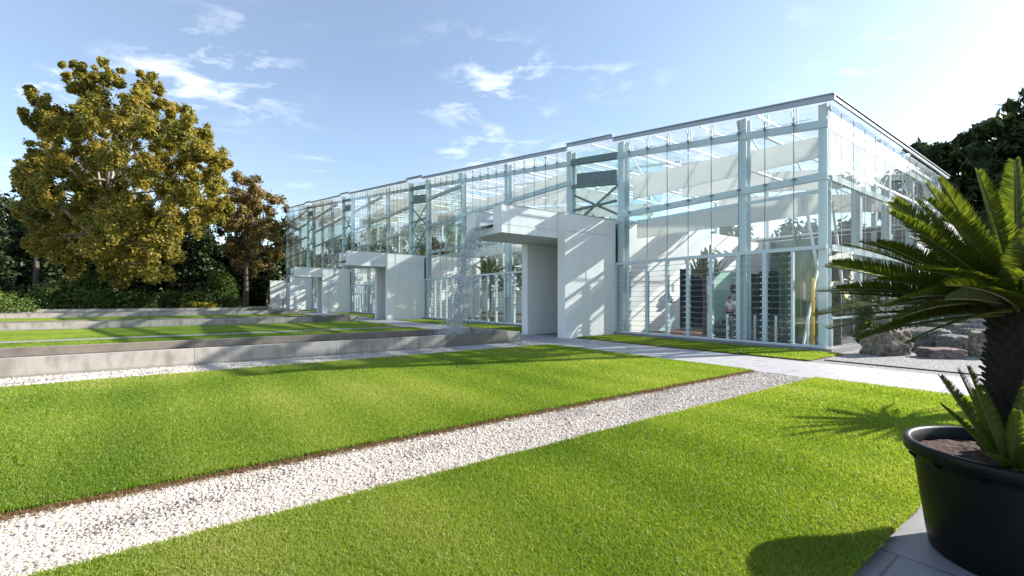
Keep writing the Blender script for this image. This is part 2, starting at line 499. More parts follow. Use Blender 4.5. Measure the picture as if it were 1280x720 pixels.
def rock_mat(name, cols):
    m, t, out = mat(name)
    b = t.nodes.new('ShaderNodeBsdfPrincipled')
    b.inputs['Roughness'].default_value = 0.9
    tcx = t.nodes.new('ShaderNodeTexCoord')
    n = N(t, 'ShaderNodeTexNoise', i_Scale=3.5, i_Detail=10.0, i_Roughness=0.75)
    n2 = N(t, 'ShaderNodeTexNoise', i_Scale=14.0, i_Detail=6.0, i_Roughness=0.7)
    for k in (n, n2):
        t.links.new(tcx.outputs['Object'], k.inputs['Vector'])
    r = ramp(t, [(0.3, cols[0]), (0.5, cols[1]), (0.7, cols[2])], n.outputs[0])
    r2 = ramp(t, [(0.35, (0.5,) * 3), (0.65, (1.2,) * 3)], n2.outputs[0])
    t.links.new(mixrgb(t, 1.0, r.outputs[0], r2.outputs[0], 'MULTIPLY'), b.inputs['Base Color'])
    bm = N(t, 'ShaderNodeBump', i_Strength=0.9, i_Distance=0.05)
    t.links.new(n2.outputs[0], bm.inputs['Height'])
    t.links.new(bm.outputs[0], b.inputs['Normal'])
    t.links.new(b.outputs[0], out.inputs[0])
    return m


M_rock_tan = rock_mat('tan_rock', [(0.08, 0.062, 0.045), (0.24, 0.20, 0.155), (0.40, 0.35, 0.29)])
M_rock_grey = rock_mat('grey_rock', [(0.10, 0.09, 0.08), (0.23, 0.215, 0.195), (0.38, 0.36, 0.335)])
M_rock_red = rock_mat('red_rock', [(0.12, 0.08, 0.07), (0.24, 0.17, 0.15), (0.36, 0.28, 0.26)])


# ------------------------------------------------------------------ builders
class MB:
    """collects shapes for ONE mesh object. grid=True: coordinates are (t,q,z), stored about origin (ot,oq)"""

    def __init__(self, origin=(0, 0, 0), grid=True):
        self.v, self.f, self.m, self.smooth = [], [], [], []
        self.o, self.grid = origin, grid

    def pt(self, p):
        if self.grid:
            return (-(p[0] - self.o[0]), p[1] - self.o[1], p[2] - (self.o[2] if len(self.o) > 2 else 0))
        return (p[0] - self.o[0], p[1] - self.o[1], p[2] - (self.o[2] if len(self.o) > 2 else 0))

    def face(self, pts, mi=0, smooth=False):
        b = len(self.v)
        self.v += [self.pt(p) for p in pts]
        self.f.append(tuple(range(b, b + len(pts))))
        self.m.append(mi)
        self.smooth.append(smooth)

    def hexa(self, c, mi=0):
        """8 corners: bottom four then top four, same winding"""
        b = len(self.v)
        self.v += [self.pt(p) for p in c]
        for f in ((0, 3, 2, 1), (4, 5, 6, 7), (0, 1, 5, 4), (1, 2, 6, 5), (2, 3, 7, 6), (3, 0, 4, 7)):
            self.f.append(tuple(b + i for i in f))
            self.m.append(mi)
            self.smooth.append(False)

    def box(self, a0, a1, b0, b1, z0, z1, mi=0):
        self.hexa([(a0, b0, z0), (a1, b0, z0), (a1, b1, z0), (a0, b1, z0), (a0, b0, z1), (a1, b0, z1), (a1, b1, z1), (a0, b1, z1)], mi)

    def bar(self, p0, p1, w, h, mi=0):
        p0, p1 = Vector(p0), Vector(p1)
        d = (p1 - p0).normalized()
        up = Vector((0, 0, 1)) if abs(d.z) < 0.95 else Vector((1, 0, 0))
        s = d.cross(up).normalized() * (w / 2)
        u = s.cross(d).normalized() * (h / 2)
        self.hexa([p0 - s - u, p1 - s - u, p1 + s - u, p0 + s - u, p0 - s + u, p1 - s + u, p1 + s + u, p0 + s + u], mi)

    def tube(self, pts, radii, n=8, mi=0, cap=True, squash=None):
        pts = [Vector(p) for p in pts]
        if not isinstance(radii, (list, tuple)):
            radii = [radii] * len(pts)
        rings = []
        for i, p in enumerate(pts):
            d = (pts[min(i + 1, len(pts) - 1)] - pts[max(i - 1, 0)]).normalized()
            a = d.cross(Vector((0, 0, 1)) if abs(d.z) < 0.9 else Vector((1, 0, 0))).normalized()
            c = a.cross(d).normalized()
            b = len(self.v)
            for k in range(n):
                an = 2 * PI * k / n
                self.v.append(self.pt(p + (a * math.cos(an) + c * math.sin(an)) * radii[i]))
            rings.append(b)
        for i in range(len(rings) - 1):
            for k in range(n):
                self.f.append((rings[i] + k, rings[i] + (k + 1) % n, rings[i + 1] + (k + 1) % n, rings[i + 1] + k))
                self.m.append(mi)
                self.smooth.append(True)
        if cap:
            for b in (rings[0], rings[-1]):
                self.f.append(tuple(b + k for k in range(n)))
                self.m.append(mi)
                self.smooth.append(False)

    def lathe(self, prof, n=48, mi=0, center=(0, 0)):
        """prof: list of (radius, z)"""
        rings = []
        for r, z in prof:
            b = len(self.v)
            for k in range(n):
                an = 2 * PI * k / n
                self.v.append(self.pt((center[0] + r * math.cos(an), center[1] + r * math.sin(an), z)))
            rings.append(b)
        for i in range(len(rings) - 1):
            for k in range(n):
                self.f.append((rings[i] + k, rings[i] + (k + 1) % n, rings[i + 1] + (k + 1) % n, rings[i + 1] + k))
                self.m.append(mi)
                self.smooth.append(True)

    def blob(self, c, r, n=8, mi=0, s=(1, 1, 1)):
        rings = []
        for i in range(1, n):
            th = PI * i / n
            b = len(self.v)
            for k in range(n * 2):
                an = PI * k / n
                self.v.append(self.pt((c[0] + r * s[0] * math.sin(th) * math.cos(an), c[1] + r * s[1] * math.sin(th) * math.sin(an), c[2] + r * s[2] * math.cos(th))))
            rings.append(b)
        m2 = n * 2
        for i in range(len(rings) - 1):
            for k in range(m2):
                self.f.append((rings[i] + k, rings[i + 1] + k, rings[i + 1] + (k + 1) % m2, rings[i] + (k + 1) % m2))
                self.m.append(mi); self.smooth.append(True)
        for b in (rings[0], rings[-1]):
            self.f.append(tuple(b + k for k in range(m2))); self.m.append(mi); self.smooth.append(True)

    def build(self, name, mats, parent=None):
        if not isinstance(mats, (list, tuple)):
            mats = [mats]
        me = bpy.data.meshes.new(name)
        me.from_pydata(self.v, [], self.f)
        for mm in mats:
            me.materials.append(mm)
        me.polygons.foreach_set('material_index', self.m)
        me.polygons.foreach_set('use_smooth', self.smooth)
        me.update()
        o = bpy.data.objects.new(name, me)
        COL.objects.link(o)
        if parent:
            o.parent = parent
        elif self.grid:
            o.location = P(self.o[0], self.o[1], self.o[2] if len(self.o) > 2 else 0)
            o.rotation_euler = (0, 0, ROT)
        else:
            o.location = (self.o[0], self.o[1], self.o[2] if len(self.o) > 2 else 0)
        return o


def np_mesh(name, verts, faces, mats, attr=None, smooth=False):
    """verts (n,3), faces (m,k) arrays -> mesh; attr = per-vertex float v"""
    me = bpy.data.meshes.new(name)
    verts = np.ascontiguousarray(verts, dtype=np.float32)
    faces = np.ascontiguousarray(faces, dtype=np.int32)
    m, k = faces.shape
    me.vertices.add(len(verts))
    me.vertices.foreach_set('co', verts.ravel())
    me.loops.add(m * k)
    me.loops.foreach_set('vertex_index', faces.ravel())
    me.polygons.add(m)
    me.polygons.foreach_set('loop_start', np.arange(0, m * k, k, dtype=np.int32))
    me.polygons.foreach_set('loop_total', np.full(m, k, dtype=np.int32))
    me.polygons.foreach_set('use_smooth', np.full(m, smooth, dtype=bool))
    if attr is not None:
        a = me.attributes.new('v', 'FLOAT', 'POINT')
        a.data.foreach_set('value', np.ascontiguousarray(attr, dtype=np.float32))
    me.materials.append(mats)
    me.update(calc_edges=True)
    return me


def link_mesh(name, me, parent=None, loc=(0, 0, 0), rot=0, scale=None):
    o = bpy.data.objects.new(name, me)
    COL.objects.link(o)
    if parent:
        o.parent = parent
    o.location = loc
    o.rotation_euler = (0, 0, rot)
    if scale:
        o.scale = scale
    return o


def tag(o, label=None, cat=None, group=None, kind=None):
    if label: o['label'] = label
    if cat: o['category'] = cat
    if group: o['group'] = group
    if kind: o['kind'] = kind
    return o


def thing(name, label, cat, loc=(0, 0, 0), rot=0, group=None):
    o = bpy.data.objects.new(name, None)
    COL.objects.link(o)
    o.location = loc
    o.rotation_euler = (0, 0, rot)
    return tag(o, label, cat, group)


def gthing(name, label, cat, t, q, z=0, group=None):
    return thing(name, label, cat, P(t, q, z), ROT, group)


def copy_tree(o, parent=None):
    c = o.copy()
    COL.objects.link(c)
    if parent:
        c.parent = parent
    for ch in [x for x in o.children]:
        copy_tree(ch, c)
    return c


def sheet(name, t0, t1, q0, q1, z, m, kind='structure'):
    b = MB((t0, q0, 0))
    b.face([(t0, q0, z), (t0, q1, z), (t1, q1, z), (t1, q0, z)])
    return tag(b.build(name, m), kind=kind)


# ------------------------------------------------------------------ ground, lawns, paths
g = MB((0, 0, 0), grid=False)
g.face([(-3000, -3000, -0.03), (3000, -3000, -0.03), (3000, 3000, -0.03), (-3000, 3000, -0.03)])
tag(g.build('ground', M_ground), kind='structure')

LZ = 0.035
LAWNS = []


def lawn(t0, t1, q0, q1, name='lawn'):
    """turf slab with a ragged soil edge"""
    b = MB((t0, q0, 0))
    n_t = max(2, int(abs(t1 - t0) / 0.25)); n_q = max(2, int(abs(q1 - q0) / 0.25))
    ring = []
    def jit(): return random.uniform(-0.025, 0.025)
    for i in range(n_t): ring.append((t0 + (t1 - t0) * i / n_t + 0, q0 + jit()))
    for i in range(n_q): ring.append((t1 + jit(), q0 + (q1 - q0) * i / n_q))
    for i in range(n_t): ring.append((t1 - (t1 - t0) * i / n_t, q1 + jit()))
    for i in range(n_q): ring.append((t0 + jit(), q1 - (q1 - q0) * i / n_q))
    b.face([(p[0], p[1], LZ) for p in ring][::-1], 0)
    for i in range(len(ring)):
        p, r = ring[i], ring[(i + 1) % len(ring)]
        b.face([(p[0], p[1], -0.02), (p[0], p[1], LZ), (r[0], r[1], LZ), (r[0], r[1], -0.02)], 1)
    LAWNS.append((min(t0, t1), max(t0, t1), min(q0, q1), max(q0, q1)))
    return tag(b.build(name, [M_turf, M_soil_edge]), kind='structure')


lawn(-0.33, 6.55, -45, -5.42)
lawn(-4.30, -1.60, -45, -5.42)
lawn(-0.45, 8.10, -2.60, -0.30)
lawn(11.75, 18.2, -45, -5.42)
lawn(19.1, 27.6, -45, -5.42)
lawn(11.75, 27.9, -2.60, -0.30)
lawn(31.9, 48.6, -33, -5.42)
lawn(31.9, 48.4, -2.60, -0.30)
lawn(53.2, 68.9, -2.60, -0.30)
lawn(53.2, 57.0, -26, -5.42)
sheet('gravel_path', -1.62, -0.30, -45, -5.32, 0.0, M_gravel)
sheet('gravel_strip', 6.50, 8.2, -60, -5.32, 0.0, M_gravel_clean)
sheet('gravel_strip', 18.15, 19.15, -60, -5.32, 0.055, M_gravel_clean)
sheet('paved_path', -14.0, 93.0, -5.32, -2.68, 0.006, M_paving)
sheet('paved_path', -14.0, -4.28, -45, -5.32, 0.006, M_slate)
sheet('gravel_bed', -30.0, -0.2, -2.68, 24, 0.002, M_gravel_grey)
sheet('gravel_border', -0.2, 93.0, -2.68, -0.2, -0.004, M_gravel_grey)
sheet('plaza', 48.7, 110.0, -70, -5.32, -0.008, M_plaza)
sheet('plaza', 31.5, 48.7, -90, -33.2, -0.008, M_plaza)
b = MB((7.2, -7.6, 0)); b.box(6.95, 7.95, -8.6, -6.6, 0.0, 0.03)
tag(b.build('paving_slab', M_paving), 'flat grey stone slab let into the white gravel strip before the nearest basin', 'paving slab')
b = MB((-5, -2.0, 0)); b.box(-14, -0.6, -2.08, -2.05, 0.0, 0.03)
tag(b.build('steel_edging', M_dark), 'thin dark steel edging strip crossing the gravel between rocks and paved path', 'edging')

# ------------------------------------------------------------------ greenhouse
GH = gthing('greenhouse', 'long glass greenhouse with pale steel frame and roof rising towards the far end', 'greenhouse', 0, 0)
O = (0, 0, 0)
BAYS = [(8.24, 11.26), (28.4, 31.6), (49.1, 52.8), (69.5, 73.8)]
MODS = [(0.0, 8.24), (11.26, 28.4), (31.6, 49.1), (52.8, 69.5), (73.8, 93.0)]
DEPTH = 14.5
SUB = {0: [0.0, 2.62, 8.24], 1: [11.26, 16.98, 22.52, 28.4], 2: [31.6, 37.4, 43.3, 49.1], 3: [52.8, 58.4, 63.9, 69.5], 4: [73.8, 80.2, 86.6, 93.0]}


def part(fn, name, mats, parent=GH, origin=O):
    b = MB(origin)
    fn(b)
    return b.build(name, mats, parent)


# plinth
part(lambda b: (b.box(-0.16, 93.2, -0.20, -0.02, -0.02, 0.13), b.box(-0.16, -0.02, -0.02, DEPTH + .2, -0.02, 0.129)), 'plinth', M_plinth)
# columns, front and back and one row inside
for k, ts in SUB.items():
    for t in ts:
        tt = t + (0.18 if t == ts[0] else (-0.18 if t == ts[-1] else 0))
        zt = roofz(tt) - 0.05
        w = (0.12 if t == 0 else 0.17) if t in (ts[0], ts[-1]) else 0.13
        part(lambda b: (b.box(tt - w, tt + w, 0.12, 0.15, 0.132, zt), b.box(tt - w, tt + w, 0.43, 0.46, 0.132, zt), b.box(tt - 0.025, tt + 0.025, 0.15, 0.43, 0.132, zt)), 'column', M_steel)
        part(lambda b: b.box(tt - 0.11, tt + 0.11, DEPTH - 0.4, DEPTH - 0.15, 0.132, zt), 'column', M_steel)
        # roof truss across the house
        def truss(b):
            zt, zb = roofz(tt) - 0.32, roofz(tt) - 1.75
            b.tube([(tt, 0.5, zt), (tt, DEPTH - 0.4, zt)], 0.06, 6)
            b.tube([(tt, 0.5, zb), (tt, DEPTH - 0.4, zb)], 0.05, 6)
            q = 0.5
            up = True
            while q < DEPTH - 2.4:
                a, c = (zt, zb) if up else (zb, zt)
                b.tube([(tt, q, a), (tt, q + 1.78, c)], 0.03, 5, cap=False)
                q += 1.78
                up = not up
        part(truss, 'roof_truss', M_truss)
# longitudinal lattice girders in each module
for k, (t0, t1) in enumerate(MODS):
    for q in ((9.8,) if k < 2 else (5.0, 9.8)):
        def girder(b):
            n = max(4, int((t1 - t0) / 1.4)); n -= n % 2
            for i in range(n):
                a, c = t0 + (t1 - t0) * i / n, t0 + (t1 - t0) * (i + 1) / n
                hi, lo = (0.35, 1.55) if i % 2 == 0 else (1.55, 0.35)
                b.tube([(a, q, roofz(a) - hi), (c, q, roofz(c) - lo)], 0.028, 5, cap=False)
            for dz in (0.35, 1.55):
                b.tube([(t0, q, roofz(t0) - dz), (t1, q, roofz(t1) - dz)], 0.045, 6)
        part(girder, 'lattice_girder', M_truss)

# roof sheets, purlins and the zinc edge
edges = sorted(set([m[0] for m in MODS] + [m[1] for m in MODS]))
for a, c in zip(edges[:-1], edges[1:]):
    a_ = a
    bay = any(abs(a - x[0]) < 0.01 for x in BAYS)
    dz = 0.16 if bay else 0.0
    r = part(lambda b: b.face([(a, -0.14, roofz(a) + dz), (a, DEPTH + 0.1, roofz(a) + dz), (c, DEPTH + 0.1, roofz(c) + dz), (c, -0.14, roofz(c) + dz)]), 'roof', M_roof)
    def purl(b):
        n = max(2, round((c - a) / 1.9))
        for i in range(1, n):
            tt = a + (c - a) * i / n
            b.box(tt - 0.02, tt + 0.02, 0.0, DEPTH, roofz(tt) + dz - 0.13, roofz(tt) + dz - 0.05)
        for q in (5.0, 9.8):
            b.bar((a, q, roofz(a) + dz - 0.2), (c, q, roofz(c) + dz - 0.2), 0.07, 0.12)
    part(purl, 'glazing_bars', M_truss, r)
    def fas(b):
        a = a_ if a_ > 0.1 else -0.24
        b.bar((a - 0.005, -0.19, roofz(a) + dz - 0.02), (c - 0.005, -0.19, roofz(c) + dz + 0.0), 0.09, 0.13)
        b.bar((a - 0.005, -0.21, roofz(a) + dz + 0.085), (c - 0.005, -0.21, roofz(c) + dz + 0.085), 0.16, 0.03)
    part(fas, 'fascia', M_fascia, r)
part(lambda b: (b.box(-0.2, -0.13, -0.14, DEPTH + .3, 7.58, 7.69), b.box(-0.24, -0.1, -0.11, DEPTH + .3, 7.703, 7.73)), 'end_fascia', M_fascia)

# glass front above the louvres, upper beam with its short struts, cross beams
for k, (t0, t1) in enumerate(MODS):
    n = max(4, round((t1 - t0) / 0.93))
    bays_t = [t0 + (t1 - t0) * i / n for i in range(n + 1)]
    if k == 0:
        bays_t = [0.0, 0.94, 1.82, 2.70, 3.71, 4.65, 5.58, 6.55, 7.51, 8.24]
    def pane(b):
        for a, c in zip(bays_t[:-1], bays_t[1:]):
            z0 = 3.28 if not (k == 0 and a < 0.5) else 0.135
            j = lambda: random.uniform(-.004, .004)
            zs = [z0, 5.4, roofz(min(a, c)) - 0.62, None]
            for zi in range(3):
                lo, hi = zs[zi], zs[zi + 1]
                b.face([(a + 0.012, j(), lo if zi < 2 else roofz(a) - .62), (c - 0.012, j(), lo if zi < 2 else roofz(c) - .62), (c - 0.012, j(), hi if zi < 1 else roofz(c) - (.622 if zi == 1 else .1)), (a + 0.012, j(), hi if zi < 1 else roofz(a) - (.622 if zi == 1 else .1))])
    gw = part(pane, 'glass_wall', M_glass)
    def seals(b):
        for a in bays_t[1:-1]:
            b.box(a - 0.012, a + 0.012, -0.004, 0.012, 3.285, roofz(a) - 0.1)
            for zz in (5.4, roofz(a) - 0.62):
                b.box(a - 0.05, a + 0.05, -0.03, 0.055, zz + 0.02, zz + 0.08)
    part(seals, 'glass_seals', M_joint, gw)
    # upper beam parallel to the roof
    def ubeam(b):
        b.bar((t0 + 0.02, 0.17, roofz(t0) - 0.66), (t1 - 0.02, 0.17, roofz(t1) - 0.66), 0.20, 0.22)
    part(ubeam, 'upper_beam', M_steel)
    def struts(b):
        for a in bays_t[1:-1]:
            b.bar((a - 0.05, 0.17, roofz(a) - 0.55), (a - 0.08, 0.05, roofz(a) - 0.1), 0.06, 0.03)
            b.bar((a + 0.05, 0.17, roofz(a) - 0.55), (a + 0.08, 0.05, roofz(a) - 0.1), 0.06, 0.03)
            b.tube([(a - 0.45, 0.1, roofz(a) - 0.52), (a + 0.4, 0.1, roofz(a) - 0.46)], 0.012, 5)
    part(struts, 'roof_struts', M_truss)
    # horizontal beams
    # milky shade sheets hung under the roof deeper inside
    for qb, dz_ in ((4.2, 1.9), (7.6, 2.4)):
        part(lambda b: b.hexa([(t0 + .6, qb, roofz(t0) - dz_), (t1 - .6, qb, roofz(t1) - dz_ - .2), (t1 - .6, qb + .03, roofz(t1) - dz_ - .2), (t0 + .6, qb + .03, roofz(t0) - dz_), (t0 + .6, qb, roofz(t0) - dz_ + .75), (t1 - .6, qb, roofz(t1) - dz_ + .75), (t1 - .6, qb + .03, roofz(t1) - dz_ + .75), (t0 + .6, qb + .03, roofz(t0) - dz_ + .75)]), 'shade_sheet', M_fabric)
    z = 5.4
    while z < roofz(t1) - 1.3:
        ta = t0
        if roofz(t0) - 0.95 < z:
            ta = t0 + (z + 0.95 - roofz(t0)) / 0.135
        if t1 - ta > 1.0:
            part(lambda b: (b.box(ta + 0.03, t1 - 0.03, 0.06, 0.24, z - 0.11, z - 0.08), b.box(ta + 0.03, t1 - 0.03, 0.06, 0.24, z + 0.08, z + 0.11), b.box(ta + 0.03, t1 - 0.03, 0.06, 0.10, z - 0.08, z + 0.08)), 'cross_beam', M_steel)
            part(lambda b: b.box(ta + 0.03, t1 - 0.03, DEPTH - 0.14, DEPTH - 0.04, z - 0.08, z + 0.08), 'cross_beam', M_steel)
        z += 2.17
    part(lambda b: b.box(t0 + 0.03, t1 - 0.03, -0.03, 0.09, 3.16, 3.28), 'transom', M_steel)
    part(lambda b: b.box(t0 + 0.03, t1 - 0.03, -0.03, 0.09, 0.131, 0.20), 'sill', M_steel)
    part(lambda b: b.box(t0 + 0.03, t1 - 0.03, 0.30, 0.35, 4.95, 5.05), 'inner_rail', M_steel)
    # white bands hanging behind the glass
    if k == 0:
        part(lambda b: b.hexa([(.42, .95, 6.22), (t1 - .2, .95, 6.22), (t1 - .2, 1.0, 6.22), (.42, 1.0, 6.22), (.42, .95, 6.9), (t1 - .2, .95, 7.3), (t1 - .2, 1.0, 7.3), (.42, 1.0, 6.9)]), 'white_band', M_fabric)
        part(lambda b: b.box(0.5, t1 - 0.3, 1.1, 1.15, 4.42, 5.25), 'white_band', M_fabric)
    else:
        part(lambda b: b.box(t0 + 0.4, t1 - 0.4, 1.1, 1.15, 4.62, 5.25), 'white_band', M_fabric)
        zb = roofz(t0) - 1.5
        part(lambda b: b.box(t0 + 0.4, t1 - 0.4, 0.95, 1.0, zb - .15, zb + 0.8), 'white_band', M_fabric)
    # louvre windows, each its own part
    for a, c in zip(bays_t[:-1], bays_t[1:]):
        if k == 0 and a < 0.5:
            continue
        if k == 4 and a < 80:
            pass
        fr = MB((a, 0, 0))
        fr.box(a - 0.001, a + 0.065, -0.05, 0.07, 0.20, 3.16)
        fr.box(c - 0.065, c - 0.003, -0.05, 0.07, 0.20, 3.16)
        rows = 14
        for i in range(rows):
            zz = 0.27 + i * 0.2085
            fr.box(a + 0.065, a + 0.11, -0.11, 0.05, zz, zz + 0.035)
            fr.box(c - 0.11, c - 0.065, -0.11, 0.05, zz, zz + 0.035)
        lw = fr.build('louvre_window', M_steel, GH)
        lw.location = (-a, 0, 0)
        sl = MB((a, 0, 0))
        op = 0.055
        for i in range(rows):
            zz = 0.27 + i * 0.2085
            A = [(a + 0.05, -op - 0.02, zz + 0.005), (c - 0.05, -op - 0.02, zz + 0.005), (c - 0.05, 0.035, zz + 0.205), (a + 0.05, 0.035, zz + 0.205)]
            sl.face(A, 0)
            sl.bar((a + 0.05, -op - 0.023, zz + 0.004), (c - 0.05, -op - 0.023, zz + 0.004), 0.012, 0.012, 1)
        sl.build('slats', [M_slat, M_slat_edge], lw)

# narrow service bays between the modules
for k, (t0, t1) in enumerate(BAYS):
    zr0, zr1 = roofz(t0), roofz(t1)
    part(lambda b: b.hexa([(t0 + .2, .30, zr0 - 1.75), (t1 - .2, .30, zr1 - 1.75), (t1 - .2, .34, zr1 - 1.75), (t0 + .2, .34, zr0 - 1.75), (t0 + .2, .30, zr0 - 1.2), (t1 - .2, .30, zr1 - 1.2), (t1 - .2, .34, zr1 - 1.2), (t0 + .2, .34, zr0 - 1.2)]), 'grille_panel', M_grille)
    def bracing(b):
        b.bar((t0, 0.2, zr0 - 0.62), (t1, 0.2, zr1 - 0.62), 0.22, 0.30)
        b.bar((t0, 0.2, zr0 - 1.85), (t1, 0.2, zr1 - 1.85), 0.16, 0.18)
        z = 5.5
        while z < zr0 - 2.2:
            z2 = min(z + 2.2, zr0 - 1.9)
            b.bar((t0 + .1, 0.25, z), (t1 - .1, 0.25, z2), 0.05, 0.10)
            b.bar((t0 + .1, 0.33, z2), (t1 - .1, 0.33, z), 0.05, 0.10)
            b.box(t0 + .1, t1 - .1, 0.12, 0.20, z + 0.55, z + 0.67)
            z += 2.2
    part(bracing, 'bracing', M_grille)
    part(lambda b: b.face([(t0, .40, 5.3), (t1, .40, 5.3), (t1, .40, zr1 - .1), (t0, .40, zr0 - .1)]), 'bay_glass', M_teal)
    part(lambda b: b.face([(t0, 3.4, 5.32), (t1, 3.4, 5.32), (t1, 3.4, zr1 - .1), (t0, 3.4, zr0 - .1)]), 'bay_glass', M_teal)
    # white partition walls under the bay
    L = 13.95 if k == 0 else 5.4
    def wall_a(b):
        if k == 0:
            spans = [(0.5, 4.93), (7.6, 11.74), (13.8, L)]
            for s0, s1 in spans:
                b.box(t0, t0 + 0.16, s0, s1, 0, 5.3)
            for s0, s1 in ((4.93, 7.6), (11.74, 13.8)):
                b.box(t0, t0 + 0.16, s0, s1, 3.2, 5.3)
        else:
            b.box(t0, t0 + 0.16, 0.5, L, 0, 5.3)
    part(wall_a, 'partition_wall', M_white)
    part(lambda b: b.box(t1 - 0.16, t1, 0.5, L, 0, 5.3), 'partition_wall', M_white)
    part(lambda b: b.box(t0 + 0.16, t1 - 0.16, 0.5, L, 5.1, 5.3), 'corridor_ceiling', M_white)
    part(lambda b: b.box(t0 + 0.16, t1 - 0.16, 0.02, L, 0.0, 0.05), 'corridor_floor', M_plinth)
    part(lambda b: (b.box(t1 - 0.20, t1 - 0.163, 0.5, L, 0.05, 5.09), b.box(t0 + 0.2, t1 - 0.2, 3.9, 3.95, 0.05, 5.09), b.box(t0 + 0.2, t1 - 0.2, L - .1, L - .02, 0.05, 5.09), b.box(t0 + 0.17, t1 - 0.21, 4.0, L - .15, 5.05, 5.095)), 'corridor_shade_panels', M_corridor_shade)  # added dark panels: shade painted in so the doorways look unlit

# glazed end wall
def endpane(b):
    q = 0.0
    while q < 14.2:
        j = lambda: random.uniform(-.005, .005)
        for lo, hi in ((0.135, 3.22), (3.225, 5.395), (5.4, 7.56)):
            if q > 9.5 and lo < 5:
                continue
            b.face([(j(), q + 0.012, lo), (j(), q + 1.09, lo), (j(), q + 1.09, hi), (j(), q + 0.012, hi)])
        q += 1.1
ew = part(endpane, 'end_glass_wall', M_glass_end)
def endseal(b):
    q = 1.1
    while q < 14.2:
        b.box(-0.004, 0.012, q - 0.01, q + 0.01, 0.14 if q < 9.5 else 5.45, 7.5)
        q += 1.1
part(endseal, 'glass_seals', M_joint, ew)
for q in (3.34, 6.65, 9.95, 13.2):
    part(lambda b: b.box(0.12, 0.38, q - 0.12, q + 0.12, 0.132, 7.5), 'column', M_steel)
for z in (3.22, 5.4, 6.95):
    qe = 9.8 if z < 5 else DEPTH
    part(lambda b: b.box(0.04, 0.14, 0.47, qe, z - 0.1, z + 0.1), 'cross_beam', M_steel)
part(lambda b: b.box(0.04, 0.12, 0.47, 9.8, 1.0, 1.08), 'cross_beam', M_steel)
part(lambda b: (b.tube([(1.0, .9, 0.1), (1.0, 3.2, 5.2)], 0.05, 6), b.tube([(1.0, 3.2, 0.1), (1.0, .9, 5.2)], 0.05, 6), b.tube([(1.0, 5.0, 0.1), (1.0, 3.4, 5.2)], 0.05, 6)), 'bracing', M_truss)
def cladding(b):
    for z0 in np.arange(1.05, 5.2, 0.72):
        for q0 in np.arange(9.95, 14.4, 1.5):
            b.box(-0.02, 0.04, q0, min(q0 + 1.485, DEPTH), z0, min(z0 + 0.705, 5.29))
part(cladding, 'cladding', M_white)
part(lambda b: b.face([(0, 10, 0.14), (0, DEPTH, 0.14), (0, DEPTH, 1.0), (0, 10, 1.0)]), 'strip_window', M_teal)
part(lambda b: [b.box(-0.03, 0.05, q - 0.04, q + 0.04, 0.135, 1.04) for q in np.arange(10, 14.5, 2.2)], 'strip_window_frame', M_steel)
AX = gthing('annex', 'low white panelled annex with a low window strip behind the big palm', 'building', 0, 14.8)
ao = (0, 14.8, 0)
part(lambda b: [b.box(-0.02, 0.06, q0, q0 + 1.985, z0, min(z0 + 0.705, 5.29)) for z0 in np.arange(1.05, 5.2, 0.72) for q0 in np.arange(14.8, 25.9, 2.0)], 'wall', M_white, AX, ao)
part(lambda b: b.box(0.0, 9.0, 14.75, 27.0, 5.30, 5.5), 'roof', M_white, AX, ao)
part(lambda b: (b.box(8.8, 9.0, 14.8, 26.8, 0, 5.29), b.box(0.1, 8.79, 26.6, 26.8, 0, 5.29)), 'back_wall', M_white, AX, ao)
part(lambda b: b.face([(0, 14.8, 0.05), (0, 26.8, 0.05), (0, 26.8, 1.03), (0, 14.8, 1.03)]), 'strip_window', M_teal, AX, ao)
# back wall
for k, (t0, t1) in enumerate(MODS + BAYS):
    part(lambda b: b.face([(t0, DEPTH, 0.1), (t1, DEPTH, 0.1), (t1, DEPTH, roofz(t1) - .1), (t0, DEPTH, roofz(t0) - .1)]), 'back_glass_wall', M_back)
part(lambda b: b.face([(93.0, 0, 0.1), (93.0, DEPTH, 0.1), (93.0, DEPTH, roofz(93)), (93.0, 0, roofz(93))]), 'back_glass_wall', M_back)
part(lambda b: b.box(0.02, 93.0, DEPTH - 0.03, DEPTH + 0.15, 0, 2.6), 'back_plinth', M_white)
# beds inside
part(lambda b: b.box(0.02, 8.2, 0.47, DEPTH - 0.5, -0.01, 0.06), 'planting_bed', M_soil_red)
part(lambda b: b.box(11.3, 92.9, 0.47, DEPTH - 0.5, -0.01, 0.05), 'planting_bed', M_floor_dark)
# a few service platforms and pipes in the upper storey
for t0, t1, q in ((1, 8, 11.5), (12, 28, 12.3), (33, 48, 12.3), (54, 69, 12.3)):
    part(lambda b: (b.box(t0, t1, q, q + 1.2, 5.1, 5.2), b.bar((t0, q, 6.2), (t1, q, 6.2), .05, .05), [b.box(x - .03, x + .03, q - .03, q + .03, 5.2, 6.2) for x in np.arange(t0, t1 + .1, 1.5)]), 'service_walkway', M_truss)
    part(lambda b: [b.box(x - .12, x + .12, q + .5, q + .74, 0.05, 5.1) for x in np.arange(t0 + .5, t1, 4.0)], 'walkway_posts', M_truss)

